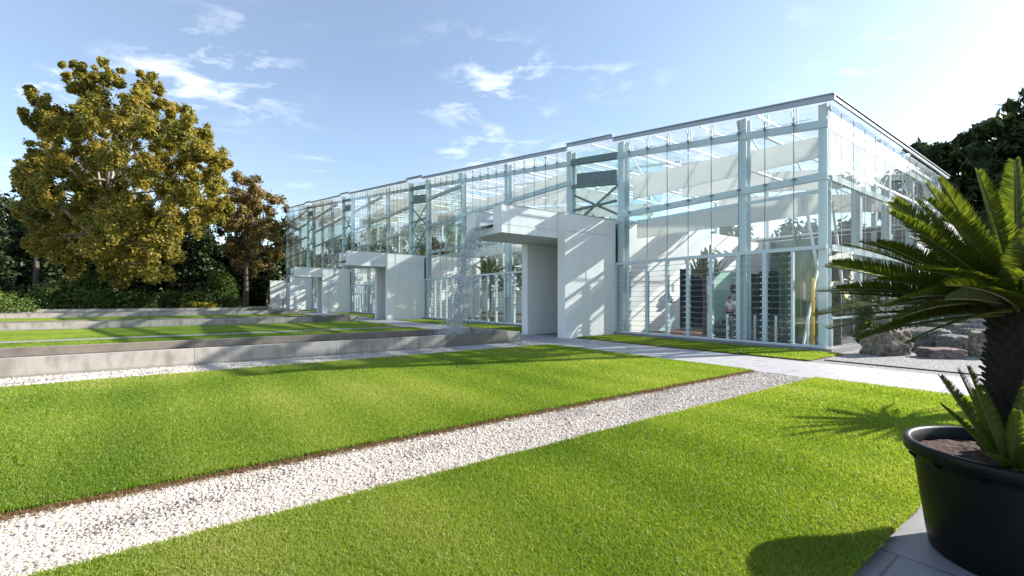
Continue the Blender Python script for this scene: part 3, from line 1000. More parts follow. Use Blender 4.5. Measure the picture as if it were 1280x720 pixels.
# ------------------------------------------------------------------ white portals with their water troughs
PORTAL_T = [8.24, 28.4, 49.1, 69.5, 90.0]
plabels = ['nearest white portal, its trough pouring the broad waterfall', 'second white portal from the front, thin water jet at its trough',
           'third white portal, standing between the second portal and the far small ones', 'small far white portal in front of the glass house end', 'farthest white portal fin beside the dark trees']
for k, t0 in enumerate(PORTAL_T):
    pr = gthing('portal', plabels[k], 'portal', t0, 0, 0, 'white water portals along the greenhouse')
    o = (t0, 0, 0)
    def fin1(b):
        b.box(t0, t0 + 0.45, -3.12, -0.03 if k < 4 else -0.4, 0.0, 5.18)
        b.box(t0 - 0.012, t0 + 0.462, -3.14, 0.0 if k < 4 else -0.38, 5.18, 5.21, 1)
    part(fin1, 'fin', [M_portal, M_fascia], pr, o)
    part(lambda b: b.box(t0 - 0.003, t0, -3.12, -0.4, 4.45, 4.462), 'panel_joint', M_joint, pr, o)
    if k == 4:
        continue
    part(lambda b: b.box(t0 + 2.52, t0 + 2.94, -3.10, -0.03, 0.0, 4.17), 'fin', M_portal, pr, o)
    if k == 3:
        continue
    def trough(b):
        s = -5.97
        b.box(t0 + 0.455, t0 + 1.05, s, -0.03, 4.46, 5.26)
        b.box(t0 + 2.36, t0 + 3.05, s, -0.03, 4.46, 5.26)
        b.box(t0 + 0.455, t0 + 3.05, s, -0.03, 4.18, 4.457)
        b.box(t0 + 0.44, t0 + 1.062, s - 0.012, 0.0, 5.26, 5.285, 1)
        b.box(t0 + 2.35, t0 + 3.062, s - 0.012, 0.0, 5.26, 5.285, 1)
    part(trough, 'trough', [M_portal, M_fascia], pr, o)
    part(lambda b: b.box(t0 + 0.452, t0 + 0.455, -5.9, -3.13, 4.50, 4.51), 'panel_joint', M_joint, pr, o)
    part(lambda b: b.box(t0 + 1.05, t0 + 2.36, -6.10, -5.3, 4.46, 4.50), 'spout_lip', M_dark, pr, o)
    part(lambda b: b.face([(t0 + 1.06, -6.0, 4.56), (t0 + 1.06, -0.1, 4.56), (t0 + 2.35, -0.1, 4.56), (t0 + 2.35, -6.0, 4.56)]), 'water_film', M_pool, pr, o)


def waterfall(k, t0, wide, label):
    """sheet of falling water that breaks into strands and drops"""
    r0 = np.random.default_rng(40 + k)
    V, F = [], []
    z_top, s0, v0 = 4.55, 6.08, 1.35
    T1 = math.sqrt((z_top - 0.2) / 4.9)
    tc_ = t0 + 1.705
    nu, nv = (44, 90)
    half = 0.62 if wide else 0.30
    uu = np.linspace(-1, 1, nu)
    idx = {}
    for j in range(nv):
        tau = T1 * j / (nv - 1)
        sh = 1 - 0.08 * (j / nv)
        for i in range(nu):
            w = 0.05 * (tau / T1 + 0.15)
            tt = tc_ + uu[i] * half * sh + w * math.sin(uu[i] * 17 + tau * 9) + r0.normal(0, 0.02 + 0.03 * tau)
            ss = s0 + (v0 + 0.16 * math.sin(uu[i] * 23 + 1.7 * math.sin(tau * 11))) * tau + r0.normal(0, 0.02 + 0.04 * tau)
            zz = z_top - 4.9 * tau * tau
            idx[(i, j)] = len(V)
            V.append((-(tt - t0), -ss, zz))
    for j in range(nv - 1):
        fr = j / nv
        for i in range(nu - 1):
            nse = 0.5 + 0.25 * math.sin(i * 1.3 + 2.1 * math.sin(j * 0.11 + i * .4)) + 0.25 * math.sin(i * 0.61 - j * 0.23) + r0.normal(0, 0.12)
            keep = nse > (-0.15 + 1.25 * fr ** 0.6 + (0.0 if wide else 0.25))
            if keep:
                F.append((idx[(i, j)], idx[(i + 1, j)], idx[(i + 1, j + 1)], idx[(i, j + 1)]))
    # drops, drawn out by the fall
    nsheet = len(F)
    nd = 3200 if wide else 1200
    for _ in range(nd):
        tau = T1 * r0.uniform(0.1, 1.0) ** 0.6
        f = tau / T1
        tt = tc_ + np.clip(r0.normal(0, 0.5), -1.35, 1.35) * half
        ss = s0 + (v0 + r0.normal(0, 0.22)) * tau
        zz = z_top - 4.9 * tau * tau + r0.normal(0, .05)
        a = r0.uniform(0.003, 0.008); h = a * r0.uniform(2, 4) * (1 + 5 * f)
        b0 = len(V); x, y = -(tt - t0), -ss
        V += [(x + a, y, zz), (x, y + a, zz), (x - a, y, zz), (x, y - a, zz), (x, y, zz + h), (x, y, zz - h)]
        for q_ in range(4):
            F.append((b0 + q_, b0 + (q_ + 1) % 4, b0 + 4, b0 + 4)); F.append((b0 + (q_ + 1) % 4, b0 + q_, b0 + 5, b0 + 5))
    me = bpy.data.meshes.new('falling_water')
    F = [tuple(dict.fromkeys(f)) for f in F]
    me.from_pydata(V, [], F); me.materials.append(M_water); me.materials.append(M_drops)
    me.polygons.foreach_set('material_index', [0] * nsheet + [1] * (len(F) - nsheet)); me.polygons.foreach_set('use_smooth', [True] * len(F)); me.update()
    root = gthing('waterfall', label, 'waterfall', t0, 0, 0, 'water falling from the portal troughs')
    o = link_mesh('falling_water', me, root)
    # splash crown
    V, F = [], []
    ns = 3500 if wide else 700
    for _ in range(ns):
        an = r0.uniform(0, 2 * PI); rr = abs(r0.normal(0, 0.45 if wide else 0.25))
        zz = 0.2 + abs(r0.normal(0, 0.28)) * (1.3 - min(1, rr))
        x = -(1.705) + math.cos(an) * rr * 1.1; y = -(s0 + v0 * T1) + math.sin(an) * rr
        a = r0.uniform(0.003, 0.010); h = a * r0.uniform(1, 4)
        b0 = len(V)
        V += [(x + a, y, zz), (x, y + a, zz), (x - a, y, zz), (x, y - a, zz), (x, y, zz + h), (x, y, zz - h)]
        for q_ in range(4):
            F.append((b0 + q_, b0 + (q_ + 1) % 4, b0 + 4)); F.append((b0 + (q_ + 1) % 4, b0 + q_, b0 + 5))
    me = bpy.data.meshes.new('splash')
    me.from_pydata(V, [], F); me.materials.append(M_drops); me.update()
    link_mesh('splash', me, root)
    return root


waterfall(0, 8.24, True, 'broad curtain of water falling from the nearest white trough into its basin')
waterfall(1, 28.4, False, 'thin jet of water falling from the second white portal')
waterfall(2, 49.1, False, 'faint far jet of water falling from the third white portal')

# ------------------------------------------------------------------ concrete basins
blab = ['near long concrete basin with dark wet stain under the waterfall', 'second long concrete basin behind the near lawn', 'third concrete basin beyond the shaded lawn strip', 'farthest low concrete basin before the hedge']
for k, (t0, q1, qe) in enumerate(((8.15, -5.5, -46), (27.9, -5.5, -46), (48.9, -5.5, -33), (69.4, -5.5, -30))):
    br_ = gthing('basin', blab[k], 'basin', t0, q1, 0, 'concrete water basins')
    o = (t0, q1, 0)
    w = 3.35; th = 0.26; H = 0.40
    part(lambda b: b.box(t0, t0 + th, qe, q1, -0.02, H), 'front_wall', M_concrete, br_, o)
    part(lambda b: b.box(t0 + w - th, t0 + w, qe, q1, -0.02, H - 0.02), 'back_wall', M_concrete_brown, br_, o)
    part(lambda b: b.box(t0 + th, t0 + w - th, q1 - th, q1 - 0.003, -0.02, H - 0.003), 'end_wall', M_concrete, br_, o)
    part(lambda b: b.box(t0 + th, t0 + w - th, qe + 0.003, qe + th, -0.02, H - 0.003), 'end_wall', M_concrete, br_, o)
    part(lambda b: b.face([(t0 + th, qe + th, 0.18), (t0 + th, q1 - th, 0.18), (t0 + w - th, q1 - th, 0.18), (t0 + w - th, qe + th, 0.18)]), 'water', M_pool, br_, o)

# ------------------------------------------------------------------ foliage
def leaf_cloud(clumps, size, r0, flat=0.0, aspect=1.6, droop=0.0, inner=0.35):
    """clumps: (x,y,z,r,n) or (x,y,z,rx,ry,rz,n) -> verts, faces, attr. Small leaf faces spread through each clump's volume"""
    VV, AA = [], []
    for c in clumps:
        if len(c) == 5:
            x, y, z, r, n = c; rx = ry = rz = r
        else:
            x, y, z, rx, ry, rz, n = c
        n = int(n)
        if n <= 0: continue
        d = r0.normal(size=(n, 3)); d /= np.linalg.norm(d, axis=1)[:, None]
        rr = np.abs(r0.normal(0.55, 0.33, n))
        p = d * rr[:, None] * np.array([rx, ry, rz]) + np.array([x, y, z])
        nrm = d + r0.normal(0, 0.7, size=(n, 3)); nrm[:, 2] += 0.5
        nrm /= np.linalg.norm(nrm, axis=1)[:, None]
        a = np.cross(nrm, r0.normal(size=(n, 3))); a /= np.linalg.norm(a, axis=1)[:, None]
        b = np.cross(nrm, a)
        s = size * (0.6 + 0.8 * r0.random(n))[:, None]
        a = a * s * aspect * 0.5; b = b * s * 0.5
        quad = np.stack([p - a, p + b * 0.9 + a * 0.1, p + a, p - b * 0.9 + a * 0.1], axis=1)
        VV.append(quad.reshape(-1, 3))
        cl_ = r0.normal(0, 0.14)
        AA.append(np.repeat(np.clip(0.5 + cl_ + r0.normal(0, 0.2, n), 0, 1), 4))
    V = np.concatenate(VV); A = np.concatenate(AA)
    F = np.arange(len(V), dtype=np.int32).reshape(-1, 4)
    return V, F, A


def limb(b, p0, p1, r0_, r1_, bend=0.1, n=6, mi=0):
    p0, p1 = Vector(p0), Vector(p1)
    L = (p1 - p0).length
    off = Vector((random.uniform(-1, 1), random.uniform(-1, 1), random.uniform(0, 1))) * L * bend
    pts = []
    for i in range(n + 1):
        s = i / n
        pts.append(p0.lerp(p1, s) + off * (4 * s * (1 - s)) * 0.5)
    b.tube(pts, [r0_ + (r1_ - r0_) * i / n for i in range(n + 1)], 7, mi)


def tree(name, label, cat, loc, trunk_h, trunk_r, clumps, leafsize, lm, bm_, group=None, fork=0.35, seed=1, nlimbs=14, aspect=1.6):
    r0 = np.random.default_rng(seed)
    root = thing(name, label, cat, loc, 0, group)
    V, F, A = leaf_cloud(clumps, leafsize, r0, aspect=aspect)
    link_mesh('crown', np_mesh('crown', V, F, lm, A), root)
    b = MB((0, 0, 0), grid=False)
    top = Vector((0, 0, trunk_h))
    b.tube([(0, 0, -0.1), (trunk_r * .1, 0, trunk_h * .3), (-trunk_r * .15, 0, trunk_h * .65), top], [trunk_r * 1.25, trunk_r, trunk_r * .8, trunk_r * .45], 10)
    cs = sorted(clumps, key=lambda c: -c[3] * (0.5 + r0.random()))
    for c in cs[:nlimbs]:
        zf = trunk_h * (fork + (1 - fork) * r0.random() * 0.9)
        limb(b, (0, 0, min(zf, c[2])), (c[0], c[1], c[2]), trunk_r * 0.38, trunk_r * 0.07, 0.08)
    b.build('trunk', bm_, root)
    return root


def px(x, Y):
    """metres across for a column of the picture at depth Y (only used to work out where a tree stands)"""
    return (x - 640) / 555 * Y


# big plane tree on the left: clumps worked out from its outline, spread in depth
Yp = 66.0
k_ = Yp / 555
plane_px = [(95, 80, 6), (100, 92, 9), (108, 108, 12), (128, 78, 7), (130, 92, 11), (122, 120, 14), (152, 88, 5), (150, 105, 8), (175, 92, 6), (190, 97, 7), (180, 115, 12), (165, 130, 14), (200, 112, 8), (195, 130, 12),
            (78, 82, 5), (83, 95, 7), (92, 110, 8), (35, 112, 7), (42, 122, 9), (55, 130, 9), (68, 140, 9), (30, 140, 7), (35, 155, 8), (50, 150, 10), (75, 155, 12), (62, 170, 13),
            (215, 138, 9), (235, 150, 11), (225, 165, 16), (255, 165, 9), (250, 185, 14), (275, 200, 11), (286, 205, 7), (265, 215, 10), (235, 205, 18), (205, 180, 20), (180, 160, 20), (150, 150, 16), (120, 150, 18), (95, 165, 14),
            (130, 190, 20), (100, 200, 18), (70, 205, 18), (45, 200, 13), (30, 225, 12), (60, 240, 20), (100, 240, 22), (140, 235, 22), (180, 215, 22), (215, 235, 20), (245, 240, 17), (270, 235, 12),
            (283, 260, 10), (265, 265, 14), (240, 275, 17), (205, 270, 20), (170, 265, 22), (130, 275, 22), (90, 280, 22), (60, 285, 18), (150, 300, 20), (190, 300, 19), (215, 320, 13), (160, 325, 18), (130, 330, 15), (185, 330, 16), (110, 310, 17), (75, 310, 17), (50, 300, 14), (95, 335, 14), (150, 345, 12), (200, 345, 11), (35, 262, 12), (40, 235, 12)]
r0 = np.random.default_rng(3)
cl_ = []
for (x, y, r) in plane_px:
    X = (x - 138) * k_; Z = (374 - y) * k_ + EYE; R = r * k_
    ex = ((x - 155) / 145) ** 2 + ((y - 220) / 150) ** 2
    dep = 12.0 * math.sqrt(max(0.03, 1 - ex))
    m_ = 1 if r < 9 else 3
    for j in range(m_):
        yo = r0.uniform(-1, 1) * dep if m_ > 1 else r0.uniform(-.4, .4) * dep
        jx, jz = (0, 0) if j == 0 else r0.normal(0, R * 0.35, 2)
        s_ = R * (1.0 if j == 0 else 0.75)
        for _ in range(10):
            q_ = r0.normal(0, s_ * (0.55 if r > 9 else 0.34), 3)
            e_ = s_ * r0.uniform(0.24, 0.62)
            dy_ = yo + q_[1] * 1.3; kk_ = (Yp + dy_) / Yp
            cl_.append(((px(138, Yp) + X + jx + q_[0]) * kk_ - px(138, Yp), dy_, (Z + jz + q_[2]) * kk_, e_ * r0.uniform(.7, 1.2), e_ * r0.uniform(.7, 1.2), e_ * r0.uniform(.7, 1.3), int(340 * e_ ** 1.3) + 30))
tree('plane_tree', 'tall plane tree with golden olive autumn leaves towering at the left', 'tree', (px(138, Yp), Yp, 0), 24, 0.75, cl_, 0.245, M_leaf_gold, M_bark_pale, fork=0.3, seed=5, nlimbs=60)

# rust coloured tree beside it
Yr = 84.0; k_ = Yr / 555
cl_ = []
for (x, y, r) in [(310, 230, 9), (325, 240, 11), (300, 248, 11), (336, 262, 11), (315, 268, 14), (300, 285, 12), (335, 288, 11), (320, 303, 12), (303, 312, 9), (336, 316, 7), (346, 278, 5), (325, 328, 7), (290, 262, 10), (287, 242, 9), (312, 250, 12), (292, 305, 10), (346, 300, 8), (318, 285, 13), (300, 330, 9), (340, 250, 8)]:
    for j in range(6):
        q_ = r0.normal(0, r * k_ * 0.45, 3)
        cl_.append(((x - 307) * k_ + q_[0], q_[1] + r0.uniform(-4, 4), (374 - y) * k_ + EYE + q_[2], r * k_ * r0.uniform(.4, .85), 320))
tree('rust_tree', 'tall narrow tree with rust brown leaves between plane tree and greenhouse', 'tree', (px(307, Yr), Yr, 0), 17, 0.42, cl_, 0.28, M_leaf_rust, M_bark, seed=8, nlimbs=26)


def generic_clumps(H, R, n, seed, shape='round', low=0.25, per=150):
    r_ = np.random.default_rng(seed)
    out_ = []
    for _ in range(n):
        h = r_.uniform(low, 1)
        if shape == 'cone':
            rr = R * (1.05 - h) * 1.0
        elif shape == 'round':
            rr = R * math.sqrt(max(0.05, 1 - ((h - 0.6) / 0.45) ** 2))
        else:
            rr = R * (0.4 + 0.6 * math.sin(PI * h))
        an = r_.uniform(0, 2 * PI); d_ = rr * math.sqrt(r_.random())
        s_ = R * r_.uniform(0.16, 0.32)
        out_.append((math.cos(an) * d_, math.sin(an) * d_, h * H - s_ * .5, s_, per))
    return out_


# dark trees filling the wood behind
dark = [(-40, 84, 25, 7, 'round'), (12, 88, 22, 7.5, 'round'), (45, 80, 27, 5.5, 'cone'), (95, 92, 20, 8, 'round'), (160, 96, 21, 8, 'round'), (215, 95, 21, 8, 'round'), (262, 98, 22, 7, 'round'), (335, 104, 19, 6.5, 'round'), (285, 108, 24, 7, 'round'), (-110, 80, 26, 8, 'round'), (350, 110, 22, 6, 'round'), (65, 100, 24, 8, 'round')]
dl = ['dark evergreen tree at the left picture edge behind the hedge', 'dark spreading tree at the left edge behind the clipped hedge', 'dark pointed conifer rising left of the golden plane tree', 'dark tree in the shade behind the plane tree trunk',
      'dark tree standing in shade behind the middle of the plane tree', 'dark tree under the right half of the plane crown', 'dark tree filling the gap between plane and rust tree', 'dark tree behind the foot of the far portal', 'tall dark tree showing just left of the rust brown tree', 'dark tree outside the left edge of the wood',
      'dark tree touching the far end of the greenhouse', 'deep green tree in the second row at far left']
for i, (x, Y, H, R, sh) in enumerate(dark):
    tree('dark_tree', dl[i], 'tree', (px(x, Y), Y, 0), H * .8, .4, generic_clumps(H, R, 60 if sh == 'round' else 75, 100 + i, sh, 0.12 if sh == 'round' else 0.1, 130), 0.5, M_leaf_dark, M_bark, 'dark trees of the wood behind', seed=200 + i, nlimbs=18)

# low shrubs and hedges in front of the wood
def shrub(name, label, x, Y, w, d, h, lm, n, size, seed, group=None, cat='shrub'):
    r_ = np.random.default_rng(seed)
    cl = []
    for _ in range(n):
        a, c = r_.uniform(-.5, .5), r_.uniform(-.5, .5)
        hh = h * (0.75 + .35 * r_.random()) * (1 - 0.6 * (2 * abs(a)) ** 4)
        s_ = min(h * .35, w * .2)
        for zz in np.arange(s_ * .6, hh - s_ * .4, s_ * .8):
            cl.append((a * w, c * d, zz, s_ * r_.uniform(.7, 1.1), 46))
    root = thing(name, label, cat, (x, Y, 0), 0, group)
    V, F, A = leaf_cloud(cl, size, r_)
    link_mesh('foliage', np_mesh('foliage', V, F, lm, A), root)
    b = MB((0, 0, 0), grid=False)
    for _ in range(5):
        b.tube([(r_.uniform(-.1, .1) * w, r_.uniform(-.1, .1) * d, -.05), (r_.uniform(-.3, .3) * w, r_.uniform(-.3, .3) * d, h * .7)], [.05, .02], 6)
    b.build('stem', M_bark, root)
    return root


shrub('clipped_hedge', 'clipped green hedge at the left picture edge', px(-13, 50), 50, 7.2, 3, 2.75, M_leaf_shrub, 60, .16, 301, cat='hedge')
for i, (x0, x1, Y, h, lm, lab) in enumerate([(42, 90, 60, 3.8, M_leaf_shrub, 'tall sunlit leafy shrub left of the plane tree foot'), (82, 135, 61, 3.4, M_leaf_shrub, 'sunlit leafy shrub directly below the plane tree crown'), (122, 190, 62, 3.1, M_leaf_green, 'shaded shrub behind the long pale wall'),
                                             (180, 245, 73, 3.0, M_leaf_green, 'green shrub behind the dark clothed person'), (235, 300, 75, 3.1, M_leaf_green, 'green shrub below the rust coloured tree'), (262, 290, 78, 6.2, M_leaf_shrub, 'loose tall pale leafed shrub left of the rust tree trunk'), (100, 130, 63, 5.2, M_leaf_green, 'round olive bush in the shade behind the sunlit shrubs')]):
    shrub('shrub', lab, px((x0 + x1) / 2, Y), Y, px(x1, Y) - px(x0, Y), 3.0, h, lm, 46, .22, 310 + i, 'shrubs along the edge of the wood')
shrub('flower_patch', 'low patch of yellow flowers beside the shrubs', px(250, 72.5), 72.5, 5.5, 1.6, 1.1, M_leaf_yellow, 40, .14, 330, cat='flower bed')

# pines at the right, beyond the greenhouse
def pine(label, x, Y, H, R, seed, low=0.30):
    r_ = np.random.default_rng(seed)
    cl = []
    for _ in range(85):
        h = r_.uniform(low, 1.0)
        rr = R * math.sqrt(max(0.04, 1 - ((h - low - .15) / (1 - low)) ** 2))
        an = r_.uniform(0, 2 * PI); d_ = rr * math.sqrt(r_.random())
        s_ = R * r_.uniform(.13, .24)
        for _ in range(3):
            q_ = r_.normal(0, s_ * .6, 3)
            cl.append((math.cos(an) * d_ + q_[0], math.sin(an) * d_ + q_[1], h * H - s_ + q_[2] * .5, s_ * .7, s_ * .7, s_ * .42, 70))
    return tree('pine_tree', label, 'pine', (px(x, Y), Y, 0), H * .85, .4, cl, .42, M_leaf_pine, M_bark, 'pines beyond the greenhouse', seed=seed, nlimbs=34, aspect=2.6)


pine('tall dark pine at the right edge, highest of the pines', 1318, 44, 22.4, 7.5, 401)
pine('dark pine in the middle of the group above the palm', 1242, 48, 20.8, 6.5, 402)
pine('lower pine just right of the greenhouse roof end', 1172, 52, 20.2, 5.5, 403)
pine('small pine between the middle pine and the roof edge', 1205, 56, 21.5, 5.5, 404)
pine('pine just beyond the right picture edge', 1420, 46, 19, 6, 405)

for i, (x, y, H, R) in enumerate([(44, 24, 13, 5), (50, 30, 15, 5.5), (40, 16.5, 11, 4.5), (56, 37, 16, 6), (60, 20, 16, 6)]):
    tree('garden_tree', 'dark garden tree right of the picture, mirrored in the glass end wall', 'tree', (x, y, 0), H * .7, .3, generic_clumps(H, R, 60, 900 + i, 'round', .12, 120), .42, M_leaf_pine, M_bark, 'trees mirrored in the end glass', seed=910 + i, nlimbs=14)
r_ = np.random.default_rng(71)
cl = []
for i in range(230):
    a = r_.uniform(-1.08, -.42); D_ = r_.uniform(125, 140)
    for zz in (1.5, 4.5, 8, 12):
        cl.append((math.sin(a) * D_, math.cos(a) * D_, zz + r_.uniform(-1, 1), r_.uniform(2, 3.4), 75))
V, F, A = leaf_cloud(cl, .8, r_)
tag(link_mesh('distant_wood', np_mesh('distant_wood', V, F, M_leaf_dark, A)), 'dark mass of far wood closing the view behind the trees', 'wood', kind='stuff')

# trees seen through the glass, behind the house
for i, (t, q, H, R) in enumerate([(14, 38, 10, 5), (24, 40, 11, 5.5), (35, 38, 12, 5.5), (46, 41, 15, 6.5), (57, 38, 18, 7), (68, 40, 20, 7.5), (80, 38, 21, 8), (92, 36, 22, 8), (4, 42, 8.5, 4.5), (104, 37, 23, 8.5), (117, 34, 24, 8.5), (131, 36, 25, 9), (148, 33, 25, 9), (166, 31, 25, 9)]):
    p = P(t, q)
    lab = ['green garden tree seen through glass behind the columnar cacti at the corner', 'green garden tree seen high behind the visitor in the near module', 'green garden tree seen above the white partition of the near module', 'garden tree behind the narrow bay above the nearest portal fin', 'garden tree rising behind the glass above the nearest trough', 'garden tree behind the glass above the nearest spout', 'garden tree seen through glass right behind the broad waterfall top', 'garden tree seen through upper panes just left of the broad waterfall', 'low garden tree behind the end of the glass house, beyond the foreground palm', 'garden tree showing in panes between waterfall and second portal', 'garden tree seen through upper panes right above the second portal fin', 'far tree behind the glass above the outer edge of the second fin', 'far garden tree behind the panes above the second portal trough', 'farthest garden tree behind the narrow bay above the third portal'][i]
    tree('garden_tree', lab, 'tree', (p.x, p.y, 0), H * .75, .3, generic_clumps(H, R, 50, 500 + i, 'round', .15, 110), .42, M_leaf_green, M_bark, 'trees behind the greenhouse', seed=520 + i, nlimbs=14)

# ------------------------------------------------------------------ fronds, cycads and palms
def frond_mesh(name, L, droop, leaflet, n, r_, vee=0.55, width=0.012, lm=None, rise=0.0):
    """one feather leaf along +X from the origin, arching down; leaflets in two ranks"""
    V, F, A = [], [], []

    def spine(s):
        return np.array([L * s * (1 - 0.12 * droop * s), 0, rise * L * s - droop * L * s * s * 0.5])
    for side in (-1, 1):
        for i in range(n):
            s = 0.10 + 0.90 * (i + r_.uniform(-.25, .25)) / n
            s = min(max(s, 0.06), 1.0)
            p = spine(s); d = spine(min(s + .02, 1.02)) - spine(s - .02); d /= np.linalg.norm(d)
            ll = leaflet * (math.sin(PI * min(1, 0.16 + 0.80 * s)) ** 0.55) * r_.uniform(.9, 1.08)
            upv = np.cross(d, np.array([0, 1, 0])); upv *= -1 if upv[2] < 0 else 1
            fwd = 0.45 + 0.65 * s
            dr = np.array([0, side, 0]) * 1.0 + d * fwd + upv * (vee * (1 - .3 * s)) + r_.normal(0, .05, 3)
            dr /= np.linalg.norm(dr)
            wv = np.cross(dr, upv + np.array([0, side * .3, 0])); wv /= np.linalg.norm(wv)
            w = width * r_.uniform(.85, 1.1)
            mid = p + dr * ll * .55 + upv * ll * .03
            tip = p + dr * ll - upv * ll * .06
            b0 = len(V)
            V += [p - wv * w * .5, p + wv * w * .5, mid + wv * w * .45, mid - wv * w * .45, tip, tip]
            F += [(b0, b0 + 1, b0 + 2, b0 + 3), (b0 + 3, b0 + 2, b0 + 4, b0 + 5)]
            A += [float(np.clip(.5 + r_.normal(0, .2), 0, 1))] * 6
    me = np_mesh(name, np.array(V), np.array(F), lm or M_leaf_cycad, A)
    # stalk
    b = MB((0, 0, 0), grid=False)
    pts = [tuple(spine(s)) for s in np.linspace(0, 1, 9)]
    b.tube(pts, [0.010 * (1 - .8 * s) + .002 for s in np.linspace(0, 1, 9)], 5)
    ms = bpy.data.meshes.new('rachis')
    ms.from_pydata(b.v, [], b.f); ms.materials.append(M_rachis)
    ms.polygons.foreach_set('use_smooth', [True] * len(b.f)); ms.update()
    return me, ms


rf = np.random.default_rng(21)
FR = [frond_mesh('frond', 0.99, dd, .125, 165, rf, .80, .0078) for dd in (0.10, 0.24, 0.40, 0.85)]


def put_frond(parent, loc, az, el, kind, sc, roll=0.0):
    me, ms = FR[kind]
    o = bpy.data.objects.new('frond', me)
    COL.objects.link(o)
    o.parent = parent
    o.location = loc
    o.rotation_mode = 'XYZ'
    o.rotation_euler = (roll, -el, az)
    o.scale = (sc, sc, sc)
    s = bpy.data.objects.new('stalk', ms)
    COL.objects.link(s)
    s.parent = o
    return o


def cycad_trunk(root, h, r):
    b = MB((0, 0, 0), grid=False)
    prof = []
    for i in range(19):
        z = h * i / 18
        prof.append((r * (1.12 - .25 * (i / 18)) * (1 + .06 * (i % 2)), z))
    b.lathe(prof + [(0.01, h + .03)], 20)
    for i in range(420):          # old leaf bases
        an = i * 2.39996; z = h * (i / 420)
        rr = r * (1.10 - .25 * z / h)
        d = Vector((math.cos(an), math.sin(an), .75)).normalized()
        p0 = Vector((math.cos(an) * rr * .93, math.sin(an) * rr * .93, z))
        b.tube([p0, p0 + d * random.uniform(.035, .075)], [.018, .007], 5)
    return b.build('trunk', M_cycad_trunk, root)


POT = Vector((3.09, 2.71, 0))
pot = thing('plant_pot', 'big black plastic plant pot in the right foreground', 'plant pot', POT)
pot.scale = (.955, .955, .955)
b = MB((0, 0, 0), grid=False)
b.lathe([(0.0, .006), (.405, .006), (.42, .02), (.435, .1), (.50, .60), (.505, .64), (.53, .645), (.552, .66), (.556, .72), (.548, .735), (.525, .737), (.512, .725), (.50, .66), (.495, .60)], 72)
b.build('body', M_pot, pot)
for i in range(14):
    a = i * 2 * PI / 14
    b = MB((0, 0, 0), grid=False)
    b.bar((.500 * math.cos(a), .500 * math.sin(a), .615), (.538 * math.cos(a), .538 * math.sin(a), .65), .010, .03)
    b.build('rim_rib', M_pot, pot)
# soil: bumpy disc
nr, na = 14, 48
V, F = [(0, 0, .66)], []
for i in range(1, nr + 1):
    for k in range(na):
        a = 2 * PI * k / na; r = .492 * i / nr
        V.append((r * math.cos(a), r * math.sin(a), .645 + .03 * (1 - (i / nr) ** 2) + random.uniform(-.008, .008)))
for k in range(na):
    F.append((0, 1 + k, 1 + (k + 1) % na))
for i in range(nr - 1):
    for k in range(na):
        a, c = 1 + i * na + k, 1 + i * na + (k + 1) % na
        F.append((a, a + na, c + na, c))
me = bpy.data.meshes.new('soil'); me.from_pydata(V, [], F); me.materials.append(M_soil); me.update()
link_mesh('soil', me, pot)

cy = thing('cycad', 'large sago palm with feathery fronds growing from the black pot', 'palm', POT + Vector((0.03, 0, .62)))
cycad_trunk(cy, .96, .15)
rr_ = np.random.default_rng(77)
crown = Vector((0, 0, .96))
# (azimuth deg, elevation deg, kind, scale): 180 = towards the left of the picture
lst = [(180, 2, 2, 1.04), (172, 3, 2, 1.0), (190, 6, 2, 1.02), (164, 9, 1, 1.05), (198, 3, 2, 1.0), (178, 16, 1, 1.03), (190, 24, 1, 1.0), (166, 24, 1, 1.05), (182, 33, 1, 1.05), (170, 41, 1, 1.02), (196, 42, 1, .98), (184, 52, 0, 1.0), (160, 55, 0, 1.0), (205, 60, 0, .98), (176, 64, 0, 1.0), (150, 66, 0, .98), (215, 74, 0, .96), (120, 72, 0, .98), (90, 80, 0, 1.0), (270, 76, 0, .9), (30, 78, 0, .98), (0, 66, 0, .98), (330, 60, 1, .95),
       (150, 8, 2, 1.0), (140, 30, 1, 1.0), (135, 34, 1, .8), (115, 52, 1, .75), (105, 46, 1, .65), (85, 50, 1, .7), (70, 46, 1, .65), (55, 50, 1, .75), (40, 36, 1, .8), (20, 28, 1, 1.0), (5, 6, 2, 1.0), (345, 24, 1, 1.0), (330, 2, 3, .95), (310, 22, 2, .95), (295, -2, 3, .85), (280, 22, 2, .8), (264, 10, 3, .62), (245, 34, 1, .8), (228, 22, 1, .9), (214, 18, 1, .95), (222, 34, 1, .95), (240, 46, 1, .9),
       (205, 8, 1, .95), (292, -16, 3, .7), (187, 12, 1, 1.04), (174, 20, 1, 1.04), (181, 7, 1, 1.06), (193, 14, 1, 1.03), (186, 29, 1, 1.04), (178, 45, 0, 1.0), (192, 36, 0, 1.02), (184, 1, 1, 1.03), (200, 28, 1, 1.0)]
for az, el, kd, sc in lst:
    a = rad(az + rr_.uniform(-4, 4)); e = rad(el + rr_.uniform(-3, 3))
    sc *= .90 if el > 50 else 1.0
    kd = min(3, kd + 1) if 10 < el < 50 and rr_.random() < .45 else kd
    put_frond(cy, crown + Vector((math.cos(a) * .09, math.sin(a) * .09, rr_.uniform(-.06, .03))), a, e, kd, sc, rr_.choice([-1, 1]) * rr_.uniform(.15, .75))
